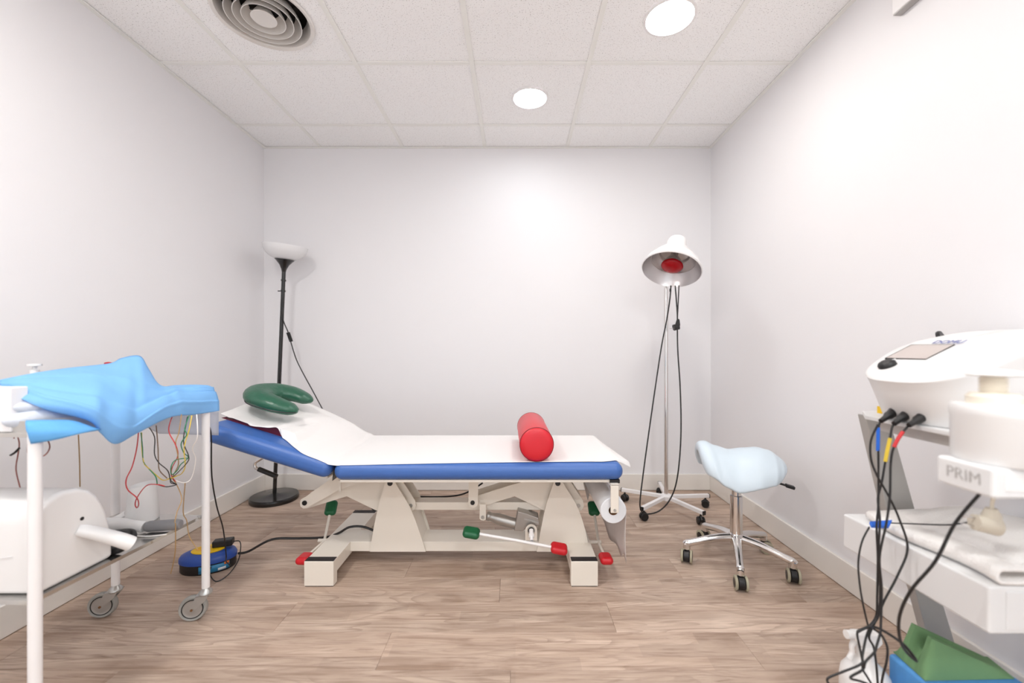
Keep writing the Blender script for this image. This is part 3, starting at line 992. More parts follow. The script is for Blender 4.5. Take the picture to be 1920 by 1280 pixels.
b_ = BM(); obox(b_, IB + Vector((0, 0, 1.57)), q, 0.02, 0.02); cyl(b_, IB + Vector((0, 0, 1.545)), IB + Vector((0, 0, 1.61)), 0.019, n=18)
obj('joint', b_, M_chrome, t)
b_ = BM(); s_, u_ = frame_for(ax); k_ = rimc - ax * 0.14 - e1 * 0.085; cyl(b_, k_, k_ - e1 * 0.022, 0.006, n=10); obj('knob', b_, M_blackpl, hd)
b_ = BM(); tube(b_, [W(1266, 535, 2.6), W(1268, 560, 2.6), W(1270, 590, 2.6), W(1270, 615, 2.6), W(1271, 660, 2.59), W(1275, 720, 2.57), W(1277, 790, 2.55), W(1275, 850, 2.53), W(1268, 905, 2.52), W(1255, 938, 2.53), W(1235, 958, 2.54), W(1212, 963.5, 2.52), W(1203, 958, 2.50), W(1200, 940, 2.5), W(1207, 880, 2.54), W(1218, 800, 2.58), W(1231, 710, 2.62), W(1241, 645, 2.66), W(1250, 600, 2.66), W(1256, 560, 2.62), W(1258, 535, 2.6)], 0.0042, n=7)
co = obj('power_cord', b_, M_w['black'], t)
b_ = BM(); tube(b_, [W(1273, 535, 2.6), W(1272, 560, 2.6), W(1270, 600, 2.59)], 0.0035, n=6)
pc = W(1269.5, 613, 2.585)
cyl(b_, pc + Vector((-0.022, 0, -0.004)), pc + Vector((0.010, 0, 0.004)), 0.019, n=16)
lathe(b_, [(0.016, 0), (0.010, 0.03), (0.006, 0.04)], pc + Vector((0.003, 0, 0.01)), (0.1, 0, 1), n=12)
pl_ = obj('plug', b_, M_blackpl, co)
b_ = BM()
for s in (-1, 1):
    cyl(b_, pc + Vector((-0.02, 0.006 * s, -0.005)), pc + Vector((-0.045, 0.006 * s, -0.009)), 0.0024, n=8)
pr = obj('power_pins', b_, M_chrome, t)
b_ = BM(); lathe(b_, [(0, 0), (0.006, 0), (0.006, 0.02), (0, 0.02)], W(1257, 541, 2.6), (0, 0, -1), n=10); obj('cord_grip', b_, M_blackpl, t)

# ================================================================== SADDLE STOOL
SB = Vector((1.065, 2.02, 0))
t = thing('saddle_stool', 'pale blue saddle stool on a chrome five-star base with castors', 'stool', SB)
HUBZ = 0.128
for a in (-114, -42, 30, 102, 174):
    d = Vector((math.cos(R(a)), math.sin(R(a)), 0))
    b_ = BM(); tube(b_, [SB + d * 0.018 + Vector((0, 0, HUBZ)), SB + d * 0.10 + Vector((0, 0, HUBZ - 0.008)), SB + d * 0.19 + Vector((0, 0, 0.098)), SB + d * 0.228 + Vector((0, 0, 0.088)), SB + d * 0.243 + Vector((0, 0, 0.080))], [0.021, 0.018, 0.016, 0.017, 0.013], n=14, sub=5)
    cyl(b_, SB + d * 0.230 + Vector((0, 0, 0.062)), SB + d * 0.230 + Vector((0, 0, 0.095)), 0.0165, n=16)
    obj('leg', b_, M_chrome, t, angle=60)
    c = SB + d * 0.230
    w_ = Vector((math.cos(R(a * 1.7 + 20)), math.sin(R(a * 1.7 + 20)), 0)) if a != -114 else Vector((0.97, -0.25, 0))
    if a == 174: w_ = Vector((0.9, -0.43, 0))
    if a == -42: w_ = Vector((0.93, -0.36, 0))
    w_.normalize()
    f_ = w_.cross(Vector((0, 0, 1)))
    c = c + f_ * 0.012
    b_ = BM()
    lathe(b_, [(0, -0.016), (0.021, -0.016), (0.0265, -0.011), (0.0265, 0.011), (0.021, 0.016), (0, 0.016)], c + Vector((0, 0, 0.031)), w_, n=24)
    cyl(b_, SB + d * 0.230 + Vector((0, 0, 0.045)), SB + d * 0.230 + Vector((0, 0, 0.068)), 0.012, n=12)
    cs = obj('caster', b_, M_blackpl, t)
    for s in (-1, 1):
        b_ = BM()
        lathe(b_, [(0.020, s * 0.016), (0.028, s * 0.0155), (0.0305, s * 0.019), (0.0305, s * 0.024), (0.027, s * 0.026), (0.020, s * 0.026)], c + Vector((0, 0, 0.0305)), w_, n=26, close=True)
        obj('tyre', b_, M_beigetyre, cs)
    for s in (-1, 1):
        b_ = BM()
        lathe(b_, [(0, s * 0.016), (0.020, s * 0.016), (0.020, s * 0.0265), (0, s * 0.028)], c + Vector((0, 0, 0.0305)), w_, n=24)
        obj('wheel_cap', b_, M_blackpl, cs)
b_ = BM(); lathe(b_, [(0, 0.10), (0.028, 0.10), (0.034, 0.118), (0.034, 0.142), (0.028, 0.150), (0, 0.150)], SB, n=28); obj('hub', b_, M_chrome, t)
b_ = BM(); lathe(b_, [(0.0275, 0.14), (0.0275, 0.33), (0.021, 0.332), (0.021, 0.45), (0, 0.45)], SB, n=28); obj('gas_column', b_, M_chrome, t)
# saddle: long axis along x, the narrow pommel to the left, flaps hanging front and back
SX0, SX1 = 0.888, 1.272
RDG = [(0, 0.572), (0.04, 0.584), (0.10, 0.586), (0.22, 0.566), (0.38, 0.550), (0.55, 0.560), (0.70, 0.566), (0.84, 0.556), (0.94, 0.530), (1.0, 0.505)]
DRP = [(0, 0.120), (0.04, 0.138), (0.12, 0.150), (0.25, 0.160), (0.45, 0.166), (0.68, 0.152), (0.85, 0.128), (0.95, 0.090), (1.0, 0.050)]
HLF = [(0, 0.115), (0.06, 0.138), (0.15, 0.152), (0.40, 0.162), (0.65, 0.172), (0.82, 0.162), (0.93, 0.130), (1.0, 0.090)]
def saddle(u, vv, thick):
    # u 0..1 from pommel to cantle, vv -1..1 across
    ph = abs(vv) * math.pi / 2
    yy = SB.y + math.copysign(interp(HLF, u) * math.sin(ph) ** 0.9, vv)
    z = interp(RDG, u) - interp(DRP, u) * (1 - math.cos(ph)) ** 0.8
    x = SX0 + (SX1 - SX0) * u + abs(vv) ** 2.5 * (0.025 * (1 - u) - 0.035 * u)
    nrm = Vector((0, math.sin(vv * 1.45), math.cos(vv * 1.45))).normalized()
    end = max(0.0, 1 - abs((u - 0.5) / 0.5) ** 4) ** 0.5
    th = thick * (0.62 + 0.38 * end) * (1 - 0.2 * abs(vv))
    return Vector((x, yy, z)) - nrm * th
NU, NV = 30, 24
YAW = Matrix.Translation((1.082, SB.y, 0)) @ Matrix.Rotation(R(-13), 4, 'Z') @ Matrix.Translation((-1.082, -SB.y, 0))
_saddle = saddle
def saddle(u, vv, thick):
    return YAW @ _saddle(u, vv, thick)
top = [[saddle(i / NU, -1 + 2 * j / NV, 0.0) for j in range(NV + 1)] for i in range(NU + 1)]
botm = [[saddle(i / NU, -1 + 2 * j / NV, 0.058) for j in range(NV + 1)] for i in range(NU + 1)]
b_ = BM()
TV = [[b_.verts.new(p) for p in r] for r in top]
BV = [[b_.verts.new(p) for p in r] for r in botm]
for i in range(NU):
    for j in range(NV):
        b_.faces.new((TV[i][j], TV[i + 1][j], TV[i + 1][j + 1], TV[i][j + 1]))
        b_.faces.new((BV[i][j], BV[i][j + 1], BV[i + 1][j + 1], BV[i + 1][j]))
for i in range(NU):
    for j in (0, NV):
        b_.faces.new((TV[i][j], BV[i][j], BV[i + 1][j], TV[i + 1][j]))
for j in range(NV):
    for i in (0, NU):
        b_.faces.new((TV[i][j], TV[i][j + 1], BV[i][j + 1], BV[i][j]))
obj('seat', b_, M_pale, t, subsurf=2)
b_ = BM(); box(b_, SB.x - 0.07, SB.x + 0.10, SB.y - 0.06, SB.y + 0.06, 0.435, 0.46); obj('seat_plate', b_, M_blackpl, t)
b_ = BM(); tube(b_, [(1.12, 1.95, 0.44), (1.20, 1.90, 0.425), (1.235, 1.885, 0.415)], 0.005, n=8)
lv = obj('height_lever', b_, M_blackpl, t)
b_ = BM(); obox(b_, (1.218, 1.890, 0.421), (1.252, 1.878, 0.412), 0.026, 0.014); obj('paddle', b_, M_blackpl, lv, bevel=0.004)

# ================================================================== LEFT TROLLEY
PNR, PFR, PFL, PNL = Vector((-1.222, 1.065, 0)), Vector((-1.194, 1.614, 0)), Vector((-1.559, 1.632, 0)), Vector((-1.588, 1.083, 0))
t = thing('instrument_trolley', 'white tubular instrument trolley with steel shelves by the left wall', 'trolley', (-1.39, 1.35, 0))
for P in (PNR, PFR, PFL, PNL):
    b_ = BM(); cyl(b_, P + Vector((0, 0, 0.118)), P + Vector((0, 0, 0.826)), 0.0135, n=20)
    obj('leg', b_, M_white, t)
    d = Vector((-0.93, -0.36, 0)).normalized()           # trail direction of the swivel
    w_ = Vector((0.30, -0.95, 0)).normalized()
    if P is PFL:
        w_ = Vector((0.25, -0.97, 0)).normalized()
    d = w_.cross(Vector((0, 0, 1))); d = d if d.x < 0 else -d
    c = P + d * 0.040 + Vector((0, 0, 0.047))
    b_ = BM(); lathe(b_, [(0, 0.092), (0.020, 0.092), (0.0225, 0.098), (0.020, 0.106), (0.014, 0.112), (0.010, 0.119), (0, 0.119)], P, n=22)
    for s in (-1, 1):
        o_ = w_ * 0.016 * s
        prism(b_, [P + d * -0.016 + o_ + Vector((0, 0, 0.100)), P + d * 0.026 + o_ + Vector((0, 0, 0.096)), c + d * 0.011 + o_ + Vector((0, 0, 0.0)), c + d * 0.0 + o_ + Vector((0, 0, -0.011)), c - d * 0.012 + o_ + Vector((0, 0, 0)), P + d * -0.004 + o_ + Vector((0, 0, 0.075))], w_ * 0.0025)
    prism(b_, [P + d * -0.018 + w_ * -0.0185 + Vector((0, 0, 0.097)), P + d * 0.028 + w_ * -0.0185 + Vector((0, 0, 0.093)), P + d * 0.028 + w_ * 0.0185 + Vector((0, 0, 0.093)), P + d * -0.018 + w_ * 0.0185 + Vector((0, 0, 0.097))], (0, 0, 0.003))
    ck = obj('caster_fork', b_, M_zinc, t, smooth=True, angle=30)
    b_ = BM(); lathe(b_, [(0.036, -0.010), (0.043, -0.0125), (0.047, -0.006), (0.047, 0.006), (0.043, 0.0125), (0.036, 0.010)], c, w_, n=36, close=True); obj('tyre', b_, M_gasket, ck)
    b_ = BM(); lathe(b_, [(0.0325, -0.0105), (0.036, -0.0115), (0.036, 0.0115), (0.0325, 0.0105)], c, w_, n=36, close=True); obj('wheel_ring', b_, M_blackpl, ck)
    b_ = BM(); lathe(b_, [(0, -0.010), (0.012, -0.012), (0.024, -0.009), (0.0325, -0.0108), (0.0325, 0.0108), (0.024, 0.009), (0.012, 0.012), (0, 0.010)], c, w_, n=36); obj('wheel_disc', b_, M_zinc, ck)
    b_ = BM(); cyl(b_, c - w_ * 0.021, c + w_ * 0.021, 0.0045, n=10); obj('axle', b_, M_card, ck)
# lower steel shelf (quad slightly skewed like the posts) and upper tray with a rim
def slab(bm_, z0, z1, g=0.0):
    q = [PNR + Vector((-0.012 - g, 0.0 + g, 0)), PFR + Vector((-0.012 - g, -0.0 - g, 0)), PFL + Vector((0.012 + g, -g, 0)), PNL + Vector((0.012 + g, g, 0))]
    prism(bm_, [p + Vector((0, 0, z0)) for p in q], (0, 0, z1 - z0))
b_ = BM(); slab(b_, 0.385, 0.396); ls = obj('lower_shelf', b_, M_steel, t, smooth=False)
b_ = BM(); slab(b_, 0.812, 0.822)
for a_, c_ in ((PNR, PFR), (PFR, PFL), (PFL, PNL), (PNL, PNR)):
    ctr = (PNR + PFR + PFL + PNL) / 4
    def ins(p): return p + (ctr - p).normalized() * 0.016
    obox(b_, ins(a_) + Vector((0, 0, 0.830)), ins(c_) + Vector((0, 0, 0.830)), 0.004, 0.042)
obj('upper_tray', b_, M_steelm, t, smooth=False)
for a_, b2 in ((PFR, Vector((-0.022, -0.012, 0.392))),):
    bb = BM(); cyl(bb, a_ + b2, a_ + b2 + Vector((0.012, 0, 0)), 0.006, n=12); obj('bolt', bb, M_zinc, t)

# white rounded device on the lower shelf
b_ = BM()
pr_ = [(1.085, 0.398), (1.082, 0.58), (1.088, 0.612), (1.105, 0.634), (1.13, 0.645), (1.15, 0.648), (1.19, 0.643), (1.22, 0.628), (1.243, 0.603), (1.258, 0.575), (1.270, 0.545), (1.281, 0.50), (1.288, 0.45), (1.291, 0.398)]
prism(b_, [(-1.238, a_, c_) for a_, c_ in pr_], (-0.30, 0, 0))
t2 = thing('therapy_device', 'large white rounded device on the lower shelf of the left trolley', 'device', (-1.38, 1.19, 0.396))
obj('housing', b_, M_whitepl, t2, bevel=0.014, seg=4)
b_ = BM(); cyl(b_, (-1.242, 1.195, 0.553), (-1.236, 1.195, 0.553), 0.005, n=12); obj('hole', b_, M_dark, t2)
b_ = BM(); tube(b_, [(-1.245, 1.190, 0.522), (-1.222, 1.208, 0.508), (-1.196, 1.228, 0.488), (-1.172, 1.248, 0.466), (-1.158, 1.262, 0.450)], [0.020, 0.023, 0.024, 0.026, 0.026], n=16, sub=5, flat=0.75)
sp = obj('spout', b_, M_whitepl, t2, angle=60)
b_ = BM(); obox(b_, (-1.30, 1.084, 0.500), (-1.50, 1.084, 0.470), 0.004, 0.003); obj('seam', b_, M_whitepl2, t2)
# black bent handle behind the device
b_ = BM(); tube(b_, [(-1.36, 1.34, 0.425), (-1.29, 1.352, 0.440), (-1.235, 1.345, 0.445), (-1.222, 1.325, 0.430), (-1.245, 1.305, 0.410), (-1.33, 1.315, 0.409)], 0.0125, n=12)
tag(obj('bent_wand', b_, M_blackpl), 'black bent plastic wand beside the white device on the steel shelf', 'wand')
# grey gripped applicator
t3 = thing('applicator', 'white handheld applicator with grey grip lying on the lower steel shelf', 'applicator', (-1.28, 1.46, 0.396))
b_ = BM(); lathe(b_, [(0, 0), (0.015, 0.002), (0.0185, 0.012), (0.0185, 0.098), (0.015, 0.112), (0, 0.114)], (-1.292, 1.462, 0.416), (0.98, 0.14, 0.02), n=24); obj('grip', b_, M_grey, t3, angle=50)
b_ = BM(); tube(b_, [(-1.295, 1.461, 0.416), (-1.33, 1.456, 0.424), (-1.37, 1.45, 0.432), (-1.42, 1.44, 0.432)], [0.018, 0.0165, 0.019, 0.024], n=16, sub=4); obj('neck', b_, M_whitepl, t3)
b_ = BM(); tube(b_, [(-1.31, 1.43, 0.399), (-1.25, 1.425, 0.399), (-1.20, 1.44, 0.399)], 0.0025, n=6); obj('lead', b_, M_w['white'], t3)
# white open stand
t4 = thing('probe_stand', 'white tapered plastic stand with an open top on the trolley lower shelf', 'stand', (-1.39, 1.56, 0.396))
b_ = BM(); lathe(b_, [(0, 0.001), (0.060, 0.001), (0.062, 0.012), (0.054, 0.09), (0.050, 0.128), (0.046, 0.138), (0.040, 0.134), (0.034, 0.118), (0, 0.115)], (-1.385, 1.555, 0.396), n=36, sx=1.0, sy=0.62); obj('body', b_, M_whitepl, t4, angle=60)
b_ = BM(); lathe(b_, [(0, 0), (0.024, 0.0), (0.024, 0.003), (0, 0.003)], (-1.378, 1.550, 0.513), n=24, sx=1, sy=0.5); obj('opening', b_, M_whitepl2, t4)
b_ = BM(); tube(b_, [(-1.43, 1.545, 0.43), (-1.47, 1.53, 0.412), (-1.52, 1.52, 0.407)], [0.025, 0.016, 0.008], n=12, flat=0.6); obj('tail', b_, M_whitepl, t4)

# things in the upper tray
b_ = BM(); box(b_, -1.43, -1.297, 1.075, 1.115, 0.823, 0.938)
tag(obj('white_box', b_, M_white, bevel=0.003), 'white carton at the near end of the trolley top tray', 'box')
b_ = BM()
Mx = Matrix.Rotation(R(-12), 4, 'Z')
ellipsoid(b_, (-1.282, 1.165, 0.851), 0.036, 0.105, 0.028, Mx, 24, 14, 0.8)
cl = obj('bundled_cloth', b_, M_cloth, angle=80)
b_ = BM(); ellipsoid(b_, (-1.295, 1.145, 0.884), 0.030, 0.070, 0.018, Mx, 20, 10, 0.8)
tag(cl, 'pale flowered cloth bundle tucked under the blue drape on the trolley', 'cloth')
obj('upper_fold', b_, M_cloth, cl, angle=80)
t5 = thing('pump_bottle', 'small white pump dispenser peeking over the blue drape on the left trolley', 'bottle', (-1.50, 1.306, 0.822))
b_ = BM(); lathe(b_, [(0, 0.0), (0.033, 0.0), (0.035, 0.01), (0.035, 0.11), (0.03, 0.125), (0.014, 0.135), (0, 0.135)], (-1.50, 1.306, 0.822), n=24); obj('body', b_, M_whitepl, t5)
b_ = BM(); lathe(b_, [(0, 0.135), (0.011, 0.135), (0.011, 0.15), (0.006, 0.152), (0.006, 0.160), (0.017, 0.162), (0.017, 0.168), (0, 0.169)], (-1.50, 1.306, 0.822), n=20); obj('pump', b_, M_whitepl, t5)
t6 = thing('capped_bottle', 'bottle whose red cap just shows above the blue drape', 'bottle', (-1.478, 1.52, 0.822))
b_ = BM(); lathe(b_, [(0, 0), (0.03, 0), (0.03, 0.12), (0.012, 0.14), (0, 0.14)], (-1.478, 1.52, 0.822), n=20); obj('body', b_, M_whitepl2, t6)
b_ = BM(); lathe(b_, [(0, 0.138), (0.013, 0.138), (0.011, 0.165), (0, 0.168)], (-1.478, 1.52, 0.822), n=16); obj('cap', b_, M_redpl, t6)

# big blue drape thrown over the tray
def drape(name, A, C, D, m, label, cat, nt=48, sub=6, wr=0.010, seed=0.0):
    A, C, D = spline(A, sub), spline(C, sub), spline(D, sub)
    rows = []
    for i in range(len(A)):
        row = []
        for j in range(nt + 1):
            tt = j / nt
            # quadratic through ridge, shoulder, hem
            ctl = C[i] * 2 - (A[i] + D[i]) * 0.5
            p = A[i] * ((1 - tt) ** 2) + ctl * (2 * tt * (1 - tt)) + D[i] * tt ** 2
            n_ = noise.noise(Vector((p.x * 9 + seed, p.y * 9, p.z * 9)))
            n2 = noise.noise(Vector((p.x * 3 + seed, p.y * 24 + 4, p.z * 3)))
            e = math.sin(math.pi * tt) ** 0.6
            s_ = i / (len(A) - 1)
            cr_ = 0.0
            for c0, c1, amp in ((0.22, 0.30, 1.0), (0.55, 0.42, -0.8), (0.74, 0.80, 0.9)):   # fold lines pressed into the sheet
                d1 = abs(tt - (c0 + (c1 - c0) * s_) + 0.03 * math.sin(9 * s_ + seed))
                cr_ += amp * max(0, 1 - d1 / 0.05)
            for c0, amp in ((0.30, 0.8), (0.52, -1.0), (0.78, 0.9)):
                d1 = abs(s_ - c0 - 0.12 * (tt - 0.5))
                cr_ += amp * max(0, 1 - d1 / 0.045)
            p += Vector((0.5, -0.3, 0.8)) * (n_ * wr + n2 * wr * 0.5 + cr_ * wr * 0.75) * e
            row.append(p)
        rows.append(row)
    b2 = BM(); gridsurf(b2, rows)
    return tag(obj(name, b2, m, solid=0.0012, angle=70), label, cat)
A = [(0, 712, 1.18), (60, 700, 1.25), (125, 690, 1.34), (205, 681, 1.46), (228, 671, 1.50), (262, 667, 1.535), (278, 690, 1.53), (300, 722, 1.55), (330, 722, 1.60), (362, 721, 1.63), (388, 722, 1.66)]
D = [(2, 722, 1.14), (28, 741, 1.10), (85, 767, 1.115), (165, 788, 1.16), (188, 811, 1.185), (216, 832, 1.225), (255, 813, 1.29), (300, 790, 1.375), (328, 780, 1.44), (365, 777, 1.54), (411, 770, 1.655)]
Cc = [(0, 716, 1.16), (45, 718, 1.15), (105, 728, 1.16), (180, 742, 1.20), (215, 752, 1.24), (250, 758, 1.29), (282, 752, 1.36), (312, 742, 1.43), (338, 738, 1.50), (372, 738, 1.57), (406, 735, 1.66)]
drape('blue_drape', [W(*p) for p in A], [W(*p) for p in Cc], [W(*p) for p in D], M_drape, 'crumpled light blue disposable drape heaped over the left trolley', 'drape')
A = [(50, 788, 1.075), (95, 787, 1.10), (140, 789, 1.14), (188, 806, 1.185)]
Cc = [(48, 800, 1.045), (98, 800, 1.075), (145, 801, 1.12), (190, 806, 1.18)]
D = [(58, 832, 1.05), (105, 824, 1.075), (150, 813, 1.115), (187, 806, 1.178)]
drape('folded_drape', [W(*p) for p in A], [W(*p) for p in Cc], [W(*p) for p in D], M_drape2, 'folded lower blue drape hanging over the near corner of the trolley tray', 'drape', nt=12, wr=0.005, seed=5)
bm = BM()
gridsurf(bm, [[W(268 + 142 * i / 14, 772 + (812 + 4 * i / 14 - 772) * j / 6 - (14 * max(0, 1 - i / 3) * j / 6), 1.485 + 0.20 * i / 14 + 0.006 * math.sin(i)) for j in range(7)] for i in range(15)])
tag(obj('film_sheet', bm, M_film, solid=0.0006), 'thin translucent white sheet hanging below the blue drape', 'sheet')

# electrode leads hanging under the trolley
def P5(x, y_): return (200 + x / 5.333, 760 + y_ / 5.333)
def lead(name, col, pts, label, Y=1.42, r=0.0016, dY=0.03, group='electrode leads under the trolley'):
    rnd = random.Random(hash(label) % 1000)
    q = []
    for i, p in enumerate(pts):
        q.append(W(p[0], p[1], Y + (p[2] if len(p) > 2 else dY * math.sin(i * 0.9 + Y * 50))))
    b2 = BM(); tube(b2, q, r, n=6, sub=5)
    return tag(obj(name, b2, M_w[col], angle=80), label, 'cable', group)
lead('electrode_lead', 'red', [P5(*p) for p in ((318, 270), (300, 430), (255, 610), (195, 740), (210, 840), (300, 920), (320, 985), (302, 1022), (285, 985), (310, 910), (400, 800), (510, 790), (580, 805))], 'red electrode lead with a small loop above the white stand', 1.40, 0.0017)
lead('electrode_lead', 'green', [P5(*p) for p in ((343, 270), (358, 420), (368, 560), (430, 640), (490, 710), (505, 785))], 'green and yellow twisted lead right of the red loop', 1.41)
lead('electrode_lead', 'yellow', [P5(*p) for p in ((350, 270), (352, 430), (372, 570), (425, 632), (500, 700), (560, 745), (620, 735), (700, 705))], 'yellow lead twisted with the green one, ending in the knot', 1.415)
lead('electrode_lead', 'black', [P5(*p) for p in ((430, 225), (480, 320), (478, 480), (520, 570), (610, 650), (635, 740), (645, 775), (700, 790), (600, 812), (510, 790))], 'dark lead in the middle running down into the knot', 1.42)
lead('electrode_lead', 'brown', [P5(*p) for p in ((495, 200), (512, 400), (518, 560), (530, 650), (605, 728))], 'thin brown lead beside the dark middle one', 1.425)
lead('electrode_lead', 'red', [P5(*p) for p in ((660, 100), (625, 200), (628, 280), (688, 390), (712, 500), (655, 620), (648, 700), (690, 760))], 'red and black twisted lead hanging from the drape fold', 1.43)
lead('electrode_lead', 'tan', [P5(*p) for p in ((748, 90), (722, 270), (690, 370), (712, 500), (715, 600), (660, 720), (700, 790), (750, 930), (705, 1060), (680, 1170))], 'tan lead that drops from the drape fold past the grey grip', 1.435)
lead('electrode_lead', 'green', [P5(*p) for p in ((825, 100), (780, 230), (800, 290), (745, 380), (770, 470), (815, 520), (740, 590), (705, 650), (650, 690), (645, 610), (690, 545), (810, 525))], 'dark green lead making a loop near the right trolley post', 1.44)
lead('electrode_lead', 'yellow', [P5(*p) for p in ((852, 100), (822, 250), (775, 420), (785, 600), (750, 680), (690, 705), (610, 735))], 'yellow lead hanging beside the dark green loop', 1.445)
lead('electrode_lead', 'black', [P5(*p) for p in ((810, 110), (768, 350), (818, 500), (805, 570), (690, 690), (640, 745), (700, 790))], 'black lead crossing the dark green loop', 1.44)
lead('electrode_lead', 'white', [P5(*p) for p in ((900, 90), (908, 210), (905, 330), (858, 430), (890, 540), (850, 720), (780, 772), (690, 750))], 'white lead bulging out nearest the right trolley post', 1.45)
lead('electrode_lead', 'tan', [P5(*p) for p in ((785, 770), (765, 1060), (800, 1150))] + [(355, 1005), (371, 1030)], 'tan lead reaching down to the blue cable reel', 1.50, dY=0.02)
lead('electrode_lead', 'tan', [(329, 980), (329, 1025), (326, 1050), (320, 1075)], 'short tan lead end dangling below the lower shelf', 1.47)
lead('electrode_lead', 'tan', [(147, 815), (149, 860), (150, 912)], 'single thin tan lead hanging left of the rear post', 1.36)
lead('electrode_lead', 'pink', [(26, 822), (30, 812), (36, 830), (34, 850), (30, 880), (38, 915)], 'thin reddish lead dropping onto the big white device', 1.22)
lead('electrode_lead', 'pink', [(53, 822), (52, 850), (66, 858), (84, 853), (93, 840), (91, 828), (86, 822)], 'reddish lead looping round the near trolley post', 1.17)
lead('electrode_lead', 'black', [(36, 840), (28, 848), (20, 853)], 'short black clip lead left of the near trolley post', 1.2, 0.003)
lead('power_lead', 'black', [(387, 776, 0), (391, 795, 0), (396, 818, 0.02), (397, 890, 0.06), (406, 947, 0.12), (417, 985, 0.2), (421, 1010, 0.28), (424, 1040, 0.32), (424, 1052, 0.30), (430, 1058, 0.27), (433, 1062, 0.27)], 'black power lead running from the trolley tray down to the cable reel', 1.62, 0.0026, group=None)

# ================================================================== CABLE REEL
RC = Vector((-1.455, 1.985, 0))
t = thing('cable_reel', 'blue and black cable reel with yellow sockets on the floor', 'cable reel', RC)
SD = Vector((0.96, 0.28, 0))
def oval(name, prof, m, par=None, c=RC, sx=1.0, sy=0.68):
    b2 = BM(); lathe(b2, prof, c, n=44, sx=sx, sy=sy, side=SD)
    return obj(name, b2, m, par or t, angle=40)
oval('lower_shell', [(0, 0), (0.108, 0), (0.113, 0.006), (0.113, 0.046), (0, 0.046)], M_blackpl)
oval('upper_shell', [(0.1135, 0.044), (0.117, 0.046), (0.117, 0.062), (0.110, 0.074), (0.085, 0.084), (0, 0.086)], M_reelb)
sk = oval('socket_plate', [(0.068, 0.084), (0.070, 0.0885), (0.066, 0.091), (0, 0.091)], M_reely)
for dx, dy in ((-0.035, 0.0), (-0.01, 0.016), (-0.012, -0.014)):
    c = RC + SD * dx + Vector((-0.28, 0.96, 0)) * dy
    b_ = BM(); lathe(b_, [(0.010, 0.0905), (0.012, 0.092), (0.014, 0.0905)], c, n=16); obj('socket', b_, M_labelo, sk)
b_ = BM()
def rel(a, r_, z): return RC + SD * (0.1145 * r_ * math.cos(R(a))) + Vector((-0.28, 0.96, 0)) * (0.078 * r_ * math.sin(R(a))) + Vector((0, 0, z))
gridsurf(b_, [[rel(a, 1.0, z) for z in (0.008, 0.040)] for a in range(-96, -28, 6)])
lb = obj('printed_label', b_, M_label, t, solid=0.0006, label='light blue printed label')
b_ = BM(); gridsurf(b_, [[rel(a, 1.006, z) for z in (0.010, 0.022)] for a in range(-58, -34, 6)]); obj('white_field', b_, M_labelw, lb, solid=0.0004)
b_ = BM(); gridsurf(b_, [[rel(a, 1.006, z) for z in (0.030, 0.042)] for a in range(-44, -30, 4)]); obj('orange_field', b_, M_labelo, lb, solid=0.0004)
t = thing('power_adapter', 'black power adapter plugged into the yellow sockets of the reel', 'adapter', RC + SD * 0.045 + Vector((0, 0, 0.091)))
b_ = BM(); obox(b_, RC + SD * 0.012 + Vector((0, 0.012, 0.106)), RC + SD * 0.095 + Vector((0, 0.012, 0.108)), 0.042, 0.030); obj('housing', b_, M_blackpl, t, bevel=0.005)
b_ = BM(); q = RC + SD * 0.095 + Vector((0, 0.012, 0.106)); tube(b_, [q, q + Vector((0.03, 0, 0.0)), q + Vector((0.055, -0.03, -0.02)), q + Vector((0.075, -0.08, -0.055)), q + Vector((0.065, -0.13, -0.09)), q + Vector((0.035, -0.165, -0.102)), q + Vector((-0.02, -0.13, -0.085)), q + Vector((-0.02, -0.12, -0.06))], 0.0024, n=6); obj('lead', b_, M_w['black'], t)

# ================================================================== RIGHT CART
CXL = 1.0
t = thing('equipment_cart', 'grey white equipment cart with shelves by the right wall', 'cart', (1.2, 1.15, 0))
# mid drawer shelf
b_ = BM(); box(b_, CXL, 1.415, 0.884, 1.279, 0.434, 0.535)
ms = obj('drawer_shelf', b_, M_cartw, t, bevel=0.006)
b_ = BM(); box(b_, 1.035, 1.40, 0.8815, 0.8845, 0.445, 0.525); obj('side_panel', b_, M_cartg if False else M_cartw, ms, bevel=0.002)
# top shelf: thin steel-fronted plate
b_ = BM(); prism(b_, [(1.0, 0.93, 0.836), (1.0, 1.198, 0.836), (1.066, 1.287, 0.836), (1.415, 1.287, 0.836), (1.415, 0.93, 0.836)], (0, 0, 0.011))
tp = obj('top_shelf', b_, M_cartw, t, bevel=0.002)
b_ = BM(); box(b_, CXL + 0.03, 1.40, 0.94, 1.19, 0.806, 0.836); obj('shelf_box', b_, M_cartg, tp)
# leaning column and foot
b_ = BM(); prism(b_, [W(x_, y_, 1.284) for x_, y_ in ((1622, 778), (1667, 780), (1718, 962), (1771, 1140), (1815, 1285), (1764, 1285), (1717, 1110), (1665, 962))], (0, 0.03, 0))
obj('column', b_, M_cartg, t, bevel=0.003)
b_ = BM(); box(b_, 1.20, 1.41, 1.215, 1.315, 0.024, 0.052); box(b_, 1.33, 1.41, 0.86, 1.215, 0.024, 0.052); obj('base_bar', b_, M_cartg, t, bevel=0.004)
for cx_, cy_ in ((1.25, 1.265), (1.37, 0.90), (1.38, 1.265)):
    b_ = BM(); lathe(b_, [(0, 0.0), (0.022, 0.0), (0.026, 0.006), (0.022, 0.024), (0, 0.024)], (cx_, cy_, 0.0), n=20); obj('glide', b_, M_blackpl, t)
